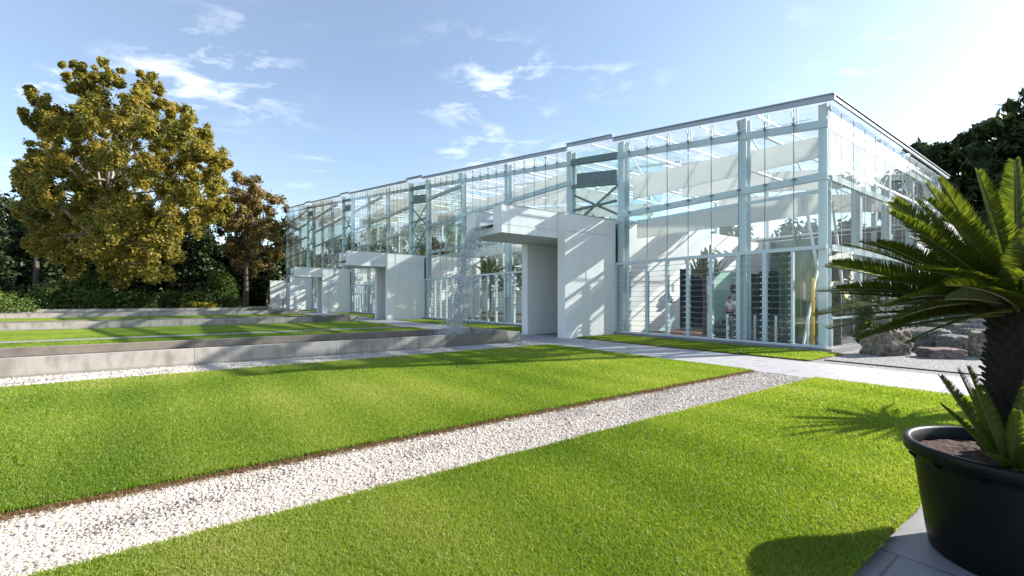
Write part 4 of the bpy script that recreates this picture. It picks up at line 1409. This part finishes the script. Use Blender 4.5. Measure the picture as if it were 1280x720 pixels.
# young offset at its foot
of = thing('cycad_offset', 'small young sago palm sprouting beside the big trunk in the pot', 'palm', POT + Vector((-0.19, -.12, .62)))
for az, el, kd, sc in [(184, 48, 0, .56), (200, 60, 0, .60), (160, 64, 0, .62), (228, 56, 0, .52), (258, 46, 0, .48), (292, 55, 0, .50), (250, 76, 0, .62), (322, 40, 1, .5), (276, 26, 1, .44), (120, 74, 0, .6), (210, 30, 1, .46), (20, 66, 0, .56), (172, 76, 0, .64), (238, 20, 1, .40)]:
    a = rad(az)
    put_frond(of, Vector((math.cos(a) * .03, math.sin(a) * .03, 0)), a, rad(el), kd, sc, rr_.uniform(-.4, .4))

# its neighbour just outside the picture (throws the leaf shadow on the lawn)
p2 = copy_tree(pot); p2.location = (8.2, 6.55, 0)
p2['label'] = 'second black plant pot just outside the right edge'
tag(p2, group='black pots'); tag(pot, group='black pots')
c2 = copy_tree(cy); c2.scale = (.84, .84, 1.05); c2.location = (8.2, 6.55, .62); c2.rotation_euler = (0, 0, 2.2)
c2['label'] = 'second sago palm standing behind the foreground one at the right edge'
tag(c2, group='potted sago palms'); tag(cy, group='potted sago palms')

# ------------------------------------------------------------------ rocks on the gravel bed
def rock(label, x, y, sx, sy, sz, m_, seed, rot=0.0, tilt=0.0, z=0.0):
    r_ = np.random.default_rng(seed)
    n = 14
    ph = r_.uniform(0, 6.3, (6, 3)); fq = r_.uniform(1.2, 4.5, (6, 3)); am = np.array([.055, .05, .04, .035, .028, .025])
    V, F = [], []
    idx = {}
    for ax in range(3):
        for sg in (-1, 1):
            gr = np.linspace(-1, 1, n)
            for i in range(n):
                for j in range(n):
                    p = [0, 0, 0]; p[ax] = sg; p[(ax + 1) % 3] = gr[i]; p[(ax + 2) % 3] = gr[j]
                    key = tuple(round(c_, 4) for c_ in p)
                    if key not in idx:
                        p = np.array(p, float)
                        ln = (np.abs(p) ** 12).sum() ** (1 / 12)          # rounded block
                        p = p / ln
                        dn = sum(am[k] * math.sin(p @ fq[k] * 1.6 + ph[k][0]) * math.cos(p[::-1] @ fq[k] + ph[k][1]) for k in range(6))
                        p = p * (1 + dn)
                        idx[key] = len(V); V.append((p[0] * sx / 2, p[1] * sy / 2, p[2] * sz / 2))
            for i in range(n - 1):
                for j in range(n - 1):
                    q_ = []
                    for (a, c_) in ((i, j), (i + 1, j), (i + 1, j + 1), (i, j + 1)):
                        p = [0, 0, 0]; p[ax] = sg; p[(ax + 1) % 3] = gr[a]; p[(ax + 2) % 3] = gr[c_]
                        q_.append(idx[tuple(round(v_, 4) for v_ in p)])
                    F.append(tuple(q_ if sg > 0 else q_[::-1]))
    me = bpy.data.meshes.new('rock'); me.from_pydata(V, [], F); me.materials.append(m_)
    me.polygons.foreach_set('use_smooth', [True] * len(F)); me.update()
    o = link_mesh('rock', me, None, (x, y, z + sz / 2 - .06), rot)
    o.rotation_euler = (tilt, 0, rot)
    return tag(o, label, 'rock', 'boulders on the gravel bed')


def gp(x, y):
    Y = 555 * EYE / (y - 374)
    return (px(x, Y), Y)


for lab, x, y, w, d, h, mm, sd, ro, ti in [
    ('big upright tan boulder, nearest to the glass corner', 1108, 443, 1.0, .8, .80, M_rock_tan, 1, .3, 0),
    ('long grey boulder with a sloping flat top right of the tan one', 1150, 437, 1.25, .9, .72, M_rock_grey, 2, -.2, .12),
    ('low flat reddish stone block in front of the other rocks', 1175, 447, .85, .6, .32, M_rock_red, 3, -.15, 0),
    ('smooth grey boulder behind the low reddish block', 1196, 441, .85, .6, .58, M_rock_grey, 4, -.1, 0),
    ('wide flat topped grey boulder at the back of the group', 1197, 425, 1.9, 1.2, .72, M_rock_grey, 5, -.2, 0),
    ('round greenish grey boulder beside the palm trunk', 1218, 440, .62, .6, .75, M_rock_grey, 6, .5, 0),
    ('small tan boulder half hidden by the palm trunk', 1234, 446, .6, .7, .75, M_rock_tan, 7, .8, 0),
    ('pale flat slab lying behind the wide boulder', 1212, 418, 1.7, 1.0, .75, M_rock_tan, 8, .1, 0),
    ('small dark rock far back by the low windows', 1163, 420, 1.3, .9, .62, M_rock_red, 9, .1, 0)]:
    X, Y = gp(x, y)
    rock(lab, X, Y, w, d, h, mm, sd, ro, ti)

b = MB((-43.2, 84.4, 0), grid=False); b.o = (0, 0, 0)
b.lathe([(0.0, 0), (.16, 0), (.16, .03), (.11, .05), (.10, 1.45), (.13, 1.47), (.13, 1.6), (.05, 1.66), (0.001, 1.66)], 16)
bo = b.build('bollard', M_dark); bo.location = (px(354, 84.4), 84.4, 0)
tag(bo, 'dark slim post standing before the farthest white fin', 'bollard')

# ------------------------------------------------------------------ inside the near module: plants, railing, fittings
def cactus(label, t, q, H, n, seed):
    r_ = np.random.default_rng(seed)
    root = gthing('cactus', label, 'cactus', t, q, .05, 'columnar cacti behind the glass corner')
    for _ in range(n):
        x, y = r_.uniform(-.48, .48, 2); h = H * r_.uniform(.45, 1)
        b = MB((0, 0, 0), grid=False)
        k = 14; ns = 12; R = r_.uniform(.055, .085)
        prof = [(R * (.8 + .2 * min(1, s * 4)) * (1 if s < .93 else math.sqrt(max(.02, 1 - ((s - .93) / .07) ** 2))), h * s) for s in np.linspace(0, 1, k)]
        rings = []
        for rr, z in prof:
            b0 = len(b.v)
            for i in range(ns * 2):
                a = PI * i / ns; r2 = rr * (1 if i % 2 else .78)
                b.v.append((x * (1 + .25 * z / h) + r2 * math.cos(a), y + r2 * math.sin(a), z))
            rings.append(b0)
        for i in range(k - 1):
            for j in range(ns * 2):
                b.f.append((rings[i] + j, rings[i] + (j + 1) % (2 * ns), rings[i + 1] + (j + 1) % (2 * ns), rings[i + 1] + j)); b.m.append(0); b.smooth.append(False)
        b.build('stem', M_cactus, root)
    return root


cactus('tall cluster of columnar cacti just behind the glass corner', 1.33, 1.75, 4.4, 10, 1)
cactus('cluster of shorter columnar cacti left of the tall one', 2.08, 2.6, 3.6, 7, 2)

tr_ = gthing('candelabra_tree', 'thin trunked succulent tree with finger branches before the dark doorway', 'tree', 5.49, 2.6, .05)
b = MB((0, 0, 0), grid=False)
b.tube([(0, 0, 0), (.03, 0, 1), (-.02, .02, 2), (0, 0, 2.85)], [.12, .1, .09, .07], 9)
b.build('trunk', M_bark, tr_)
b = MB((0, 0, 0), grid=False)
r_ = np.random.default_rng(5)
for i in range(34):
    a = r_.uniform(0, 2 * PI); L = r_.uniform(.4, 1.0)
    p0 = Vector((0, 0, r_.uniform(2.6, 2.9)))
    p1 = p0 + Vector((math.cos(a) * L * .7, math.sin(a) * L * .7, r_.uniform(-.1, .15)))
    p2 = p1 + Vector((math.cos(a) * .2, math.sin(a) * .2, r_.uniform(.15, .55)))
    b.tube([p0, p1, p2], [.035, .03, .022], 6)
for i in range(16):
    a = r_.uniform(0, 2 * PI); R = r_.uniform(0, .28)
    b.tube([(R * math.cos(a), R * math.sin(a), 2.8), (R * 1.2 * math.cos(a), R * 1.2 * math.sin(a), 3.2 + r_.uniform(.2, .75))], [.04, .035], 6)
b.build('branches', M_leaf_green if False else princ('succulent', (0.13, .13, .045), .6, noise=(6, .3)), tr_)


def inshrub(label, t, q, w, h, lm, seed, cat='shrub', n=26, size=.09):
    p = P(t, q)
    o = shrub('indoor_shrub', label, p.x, p.y, w, w, h, lm, n, size, seed, 'plants inside the near glass module', cat)
    o.location.z = .05
    return o


inshrub('dark leafy shrub behind the second louvre from the corner', 3.10, 3.6, 1.0, 2.7, M_leaf_dark, 601)
inshrub('dark round bush in front of the second doorway', 7.0, 10.6, 1.6, 2.7, M_leaf_green, 602)
inshrub('low green mound beside the inner railing', 4.18, 2.2, 1.1, .75, M_leaf_green, 603)
inshrub('small tuft of dry plants on the red soil', 2.3, 2.0, .9, .55, M_leaf_rust, 604)
inshrub('thin pale desert bush between cacti and rail', .55, 3.2, 1.2, 1.9, M_leaf_green, 605)
inshrub('green bush on the red soil behind the end wall glass', .9, 5.6, 1.4, 1.5, M_leaf_green, 606)
inshrub('dark bush deeper behind the end wall glass', 1.2, 8.2, 1.8, 2.4, M_leaf_dark, 607)
inshrub('leafy bush near the middle of the near module', 3.9, 8.0, 1.3, 1.6, M_leaf_green, 608)

# railing inside
rail = gthing('railing', 'low glass railing with white posts inside the glass corner', 'railing', .75, .8, .05)
part(lambda b: b.box(.06, .72, .60, .612, .1, 1.0), 'glass_panel', M_rail, rail, (.75, .8, 0))
part(lambda b: b.box(.72, 4.2, .70, .712, .1, .95), 'glass_panel', M_rail, rail, (.75, .8, 0))
for tt in (.12, .78, 1.75, 2.45, 3.45, 4.2):
    part(lambda b: b.box(tt - .03, tt + .03, .62, .68, 0, 1.0), 'post', M_white, rail, (.75, .8, 0))
yp = MB((.33, .55, .05)); yp.box(0.565, 0.635, .52, .59, .07, 2.3); yp.box(0.54, 0.66, .49, .62, .061, .07)
tag(yp.build('yellow_pole', M_yellow), 'yellow painted pole standing just inside the glass corner', 'pole')
fx = gthing('wall_fixture', 'white wall lamp with a dark lower edge on the white partition', 'wall lamp', 8.2, 3.9, 1.35)
part(lambda b: (b.box(8.0, 8.235, 3.75, 4.15, 1.5, 1.95), b.box(7.92, 8.2, 3.8, 4.1, 1.62, 1.80)), 'housing', M_white, fx, (8.2, 3.9, 1.35))
part(lambda b: b.box(7.93, 8.2, 3.77, 4.13, 1.42, 1.497), 'lens', M_dark, fx, (8.2, 3.9, 1.35))
for i, qq in enumerate((7.9, 8.9)):
    sp = gthing('spotlight', ['left spotlight on the white partition above the doorway', 'right spotlight on the white partition above the doorway'][i], 'spotlight', 8.2, qq, 4.2, 'spotlights on the partition')
    part(lambda b: (b.tube([(8.22, qq, 4.3), (7.9, qq, 4.35)], .03, 6), b.tube([(7.95, qq - .1, 4.38), (7.85, qq + .25, 4.22)], [.10, .14], 10)), 'head', M_white, sp, (8.2, qq, 4.2))
    part(lambda b: b.tube([(7.852, qq + .252, 4.219), (7.845, qq + .265, 4.213)], [.135, .12], 10), 'lens', M_dark, sp, (8.2, qq, 4.2))
gd = gthing('glass_door', 'open pale glass door leaf with a round dark plate beside the doorway', 'door', 7.3, 7.9, .05)
part(lambda b: b.box(6.3, 8.2, 8.0, 8.03, .1, 3.1), 'leaf', M_teal, gd, (7.3, 7.9, .05))
part(lambda b: [b.box(6.25, 8.22, 7.97, 8.06, 3.1, 3.17)], 'door_frame', M_steel, gd, (7.3, 7.9, .05))
part(lambda b: b.blob((7.0, 7.98, 2.2), .22, 8, 0, (1, .15, 1.3)), 'plate', M_dark, gd, (7.3, 7.9, .05))

# palms and leafy plants in the farther modules
def inpalm(label, t, q, H, n, sc, seed):
    r_ = np.random.default_rng(seed)
    root = gthing('indoor_palm', label, 'palm', t, q, .05, 'palms inside the greenhouse')
    b = MB((0, 0, 0), grid=False)
    b.tube([(0, 0, 0), (.05, 0, H * .5), (0, .03, H)], [.18, .14, .11], 8)
    b.build('trunk', M_bark, root)
    for i in range(n):
        a = i * 2.4 + r_.uniform(-.2, .2)
        put_frond(root, Vector((0, 0, H)), a, rad(r_.uniform(-10, 70)), int(r_.integers(1, 4)), sc * r_.uniform(.85, 1.1), r_.uniform(-.2, .2))
    return root


inpalm('big palm behind the louvres left of the nearest portal opening', 21.14, 3.0, 2.2, 22, 2.0, 1)
inpalm('palm with spreading fronds behind the first waterfall', 31.89, 3.0, 2.4, 20, 2.0, 2)
inpalm('tall palm inside the middle of the second glass module', 27.85, 6.0, 3.4, 18, 2.1, 3)
inpalm('palm seen through the glass right of the second portal', 36.0, 4.0, 4.0, 18, 2.2, 4)
for i, (t, q, H, R, lm) in enumerate([(17.5, 8, 8.4, 2.2, M_leaf_dark), (25, 10, 9.6, 2.5, M_leaf_green), (34.5, 8, 8, 2.4, M_leaf_green), (40, 6, 8.5, 2.4, M_leaf_dark), (45.5, 9, 9, 2.6, M_leaf_green), (56, 7, 9.5, 2.6, M_leaf_green), (62, 8, 10, 2.8, M_leaf_dark), (67, 6, 10.5, 2.6, M_leaf_green), (77, 7, 11, 3, M_leaf_green), (84, 8, 12, 3, M_leaf_dark), (90, 6, 11, 2.6, M_leaf_green)]):
    p = P(t, q, .05)
    lab = ['dark tropical tree showing above the fin of the nearest portal', 'broad tropical tree showing above the nearest trough', 'tropical tree inside the glass behind the broad waterfall', 'dark tropical tree just right of the second portal, nearer of two', 'tropical tree just right of the second portal, farther of two', 'tropical tree above the fin of the second portal', 'dark tropical tree above the outer edge of the second fin', 'tropical tree above the trough of the second portal', 'tall tropical tree above the third portal fin', 'dark tall tropical tree between third portal fin and second trough', 'tall tropical tree at the far end above the third trough'][i]
    tree('tropical_tree', lab, 'tree', p, H * .75, .16, generic_clumps(H, R, 34, 700 + i, 'round', .3, 70), .26, lm, M_bark, 'tropical trees inside the greenhouse', seed=720 + i, nlimbs=12)

# ------------------------------------------------------------------ people
def person(label, loc, rot, shirt, trousers, stride=0.12, h=1.7):
    root = thing('person', label, 'person', loc, rot)
    k = h / 1.7

    def skin(name, verts, edges, radii, m_, lv=1):
        me = bpy.data.meshes.new(name)
        me.from_pydata([(a * k, b_ * k, c_ * k) for a, b_, c_ in verts], edges, [])
        me.materials.append(m_)
        o = bpy.data.objects.new(name, me)
        COL.objects.link(o); o.parent = root
        md = o.modifiers.new('skin', 'SKIN')
        md.use_smooth_shade = True
        for v_, r2 in zip(me.skin_vertices[0].data, radii):
            v_.radius = (r2[0] * k, r2[1] * k) if isinstance(r2, tuple) else (r2 * k, r2 * k)
        me.skin_vertices[0].data[0].use_root = True
        sd = o.modifiers.new('sub', 'SUBSURF'); sd.levels = lv; sd.render_levels = lv
        return o
    s = stride
    skin('body', [(0, 0, .92), (0, 0, 1.15), (0, 0, 1.38), (0, 0, 1.47), (0, .01, 1.56), (0, .01, 1.64),
                  (.17, 0, 1.38), (.22, .02, 1.12), (.23, -.05, .88), (.235, -.07, .80),
                  (-.17, 0, 1.38), (-.22, -.02, 1.12), (-.23, .05, .88), (-.235, .07, .80),
                  (.09, 0, .86), (.10, -s, .48), (.10, -s + .03, .07), (.10, -s - .12, .04),
                  (-.09, 0, .86), (-.10, s, .48), (-.10, s + .05, .07), (-.10, s - .10, .04)],
         [(0, 1), (1, 2), (2, 3), (3, 4), (4, 5), (2, 6), (6, 7), (7, 8), (8, 9), (2, 10), (10, 11), (11, 12), (12, 13), (0, 14), (14, 15), (15, 16), (16, 17), (0, 18), (18, 19), (19, 20), (20, 21)],
         [(.13, .09), (.12, .085), (.14, .09), .05, .085, .08, .055, .042, .034, .036, .055, .042, .034, .036, .08, .055, .04, .035, .08, .055, .04, .035], M_skin)
    skin('shirt', [(0, 0, .95), (0, 0, 1.15), (0, 0, 1.38), (0, 0, 1.43), (.18, 0, 1.37), (.22, .015, 1.17), (-.18, 0, 1.37), (-.22, -.015, 1.17)], [(0, 1), (1, 2), (2, 3), (2, 4), (4, 5), (2, 6), (6, 7)],
         [(.16, .115), (.145, .105), (.165, .11), .07, .075, .062, .075, .062], shirt)
    skin('trousers', [(0, 0, .93), (.09, 0, .85), (.10, -s, .48), (.10, -s + .03, .10), (-.09, 0, .85), (-.10, s, .48), (-.10, s + .05, .10)], [(0, 1), (1, 2), (2, 3), (0, 4), (4, 5), (5, 6)],
         [(.15, .11), .10, .07, .058, .10, .07, .058], trousers)
    b = MB((0, 0, 0), grid=False)
    b.blob((0, .03 * k, 1.64 * k), .098 * k, 8, 0, (.88, 1.0, .95))
    b.build('hair', M_hair, root)
    return root


person('person in white shirt and brown trousers walking by the far portals', (-46.33, 84.03, -.005), 1.2, M_shirt_white, M_trouser)
person('person in dark plum clothes standing before the shrubs', (-57.2, 76.0, -.005), .4, M_shirt_dark, M_trouser_dark, .03)
pin = P(6.46, 6.6, .06)
person('visitor in white shirt inside the near glass module beside the doorway', (pin.x, pin.y, .06), 2.2, M_shirt_white, M_trouser_dark, .1, 1.72)

# ------------------------------------------------------------------ grass blades and loose gravel
def in_lawn(t, q, pad=0.02):
    ok = np.zeros(len(t), bool)
    for a, c, d_, e_ in LAWNS:
        ok |= (t > a - pad) & (t < c + pad) & (q > d_ - pad) & (q < e_ + pad)
    return ok


def to_tq(X, Y):
    dx, dy = X - C0[0], Y - C0[1]
    return dx * TV[0] + dy * TV[1], dx * NV[0] + dy * NV[1]


rg = np.random.default_rng(99)
NB = 2100000
rr = 1.9 * np.exp(rg.random(NB) * math.log(26 / 1.9))
th = rg.uniform(-1.15, 1.15, NB)
X, Y = rr * np.sin(th), rr * np.cos(th)
t_, q_ = to_tq(X, Y)
ok = in_lawn(t_, q_)
X, Y, rr = X[ok], Y[ok], rr[ok]
n = len(X)
patch = np.sin(X * 1.3 + 1.7 * np.sin(Y * .9)) * np.cos(Y * 1.1 + np.sin(X * .7 + 2)) + 0.6 * np.sin(X * 4.1 + Y * 3.3)
hgt = (0.030 + 0.018 * rg.random(n)) * (1 + .12 * patch)
wd = (0.0018 + 0.00085 * rr) * (0.7 + .6 * rg.random(n))
az = rg.uniform(0, 2 * PI, n)
lean = rg.normal(0, .35, (n, 2)) * hgt[:, None]
base = np.stack([X, Y, np.full(n, LZ - .004)], 1)
side = np.stack([np.cos(az), np.sin(az), np.zeros(n)], 1) * (wd[:, None] * .5)
mid = base + np.concatenate([lean * .35, (hgt * .6)[:, None]], 1)
tip = base + np.concatenate([lean * 1.1, hgt[:, None]], 1)
V = np.stack([base - side, base + side, mid + side * .8, tip, mid - side * .8], 1).reshape(-1, 3)
F = np.arange(n * 5, dtype=np.int32).reshape(-1, 5)
dry = np.clip(np.sin(X * .55 + 2 * np.sin(Y * .31 + 1)) * np.sin(Y * .8 + 1.5 * np.sin(X * .45)) , -1, 1)
av = np.repeat(np.clip(.40 + .12 * patch + .20 * dry + rg.normal(0, .16, n) + (rg.random(n) > .965) * .45, 0, 1), 5)
tag(link_mesh('grass', np_mesh('grass', V, F, M_grass, av)), 'short bright green lawn grass', 'grass', kind='stuff')

# dry fringe along the soil edge of the near gravel path
nf = 52000
tt = np.where(rg.random(nf) < .75, -0.35 - np.abs(rg.normal(0, .045, nf)) * (1 + .7 * np.sin(np.arange(nf) * .37)), -1.60 + np.abs(rg.normal(0, .03, nf)))
qq = rg.uniform(-20, -5.4, nf)
Xf = C0[0] + TV[0] * tt + NV[0] * qq; Yf = C0[1] + TV[1] * tt + NV[1] * qq
hgt = rg.uniform(.012, .05, nf); az = rg.uniform(0, 2 * PI, nf)
base = np.stack([Xf, Yf, np.full(nf, .0)], 1)
side = np.stack([np.cos(az), np.sin(az), np.zeros(nf)], 1) * .003
tip = base + np.concatenate([rg.normal(0, .02, (nf, 2)), hgt[:, None]], 1)
V = np.stack([base - side, base + side, tip], 1).reshape(-1, 3)
M_dry = leafmat('dry_thatch', [(.12, .06, .03), (.22, .12, .06), (.30, .20, .10), (.14, .15, .04)], .2)
tag(link_mesh('dry_grass', np_mesh('dry_grass', V, np.arange(nf * 3).reshape(-1, 3), M_dry, np.repeat(rg.random(nf), 3))), 'brown dry grass fringe along the gravel path edge', 'grass', kind='stuff')

# loose stones
ico_v = np.array([(0, 0, 1), (.894, 0, .447), (.276, .851, .447), (-.724, .526, .447), (-.724, -.526, .447), (.276, -.851, .447), (.724, .526, -.447), (-.276, .851, -.447), (-.894, 0, -.447), (-.276, -.851, -.447), (.724, -.526, -.447), (0, 0, -1)])
ico_f = np.array([(0, 1, 2), (0, 2, 3), (0, 3, 4), (0, 4, 5), (0, 5, 1), (1, 6, 2), (2, 7, 3), (3, 8, 4), (4, 9, 5), (5, 10, 1), (2, 6, 7), (3, 7, 8), (4, 8, 9), (5, 9, 10), (1, 10, 6), (6, 11, 7), (7, 11, 8), (8, 11, 9), (9, 11, 10), (10, 11, 6)])


def pebbles(name, t0, t1, q0, q1, N_, label, size=.0115, grow=.0011, thin=1.45):
    rr = 2.2 * np.exp(rg.random(N_) * math.log(17 / 2.2)); th = rg.uniform(-1.15, 1.15, N_)
    X, Y = rr * np.sin(th), rr * np.cos(th)
    t_, q_ = to_tq(X, Y)
    # bare patches where dirt shows
    d_ = np.sin(t_ * 6.1 + 1.3 * np.sin(q_ * 2.3)) + np.sin(q_ * 3.1 + 2 * np.sin(t_ * 3.7)) + rg.normal(0, .7, N_)
    ok = (t_ > t0) & (t_ < t1) & (q_ > q0) & (q_ < q1) & (d_ < thin)
    X, Y, rr = X[ok], Y[ok], rr[ok]
    n = len(X)
    sz = (size + grow * rr) * np.exp(rg.normal(0, .35, n))
    sc = np.stack([sz, sz * rg.uniform(.6, 1, n), sz * rg.uniform(.4, .75, n)], 1)
    a = rg.uniform(0, 2 * PI, n)
    v = ico_v[None] * (1 + rg.normal(0, .13, (n, 12, 1))) * sc[:, None, :]
    ca, sa = np.cos(a)[:, None], np.sin(a)[:, None]
    x = v[..., 0] * ca - v[..., 1] * sa + X[:, None]; y = v[..., 0] * sa + v[..., 1] * ca + Y[:, None]
    z = v[..., 2] + (sz * .25)[:, None]
    V = np.stack([x, y, z], -1).reshape(-1, 3)
    F = (ico_f[None] + (np.arange(n) * 12)[:, None, None]).reshape(-1, 3)
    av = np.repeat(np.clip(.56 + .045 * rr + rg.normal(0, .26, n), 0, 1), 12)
    tag(link_mesh(name, np_mesh(name, V, F, M_pebble, av)), label, 'gravel', kind='stuff')


pebbles('gravel', -1.60, -0.36, -22, -5.35, 1300000, 'white and beige loose stones on the garden path', .0062, .00055, 0.95)
pebbles('gravel', 6.58, 8.12, -24, -5.35, 700000, 'white loose stones in the strip before the basin', .006, .0005)
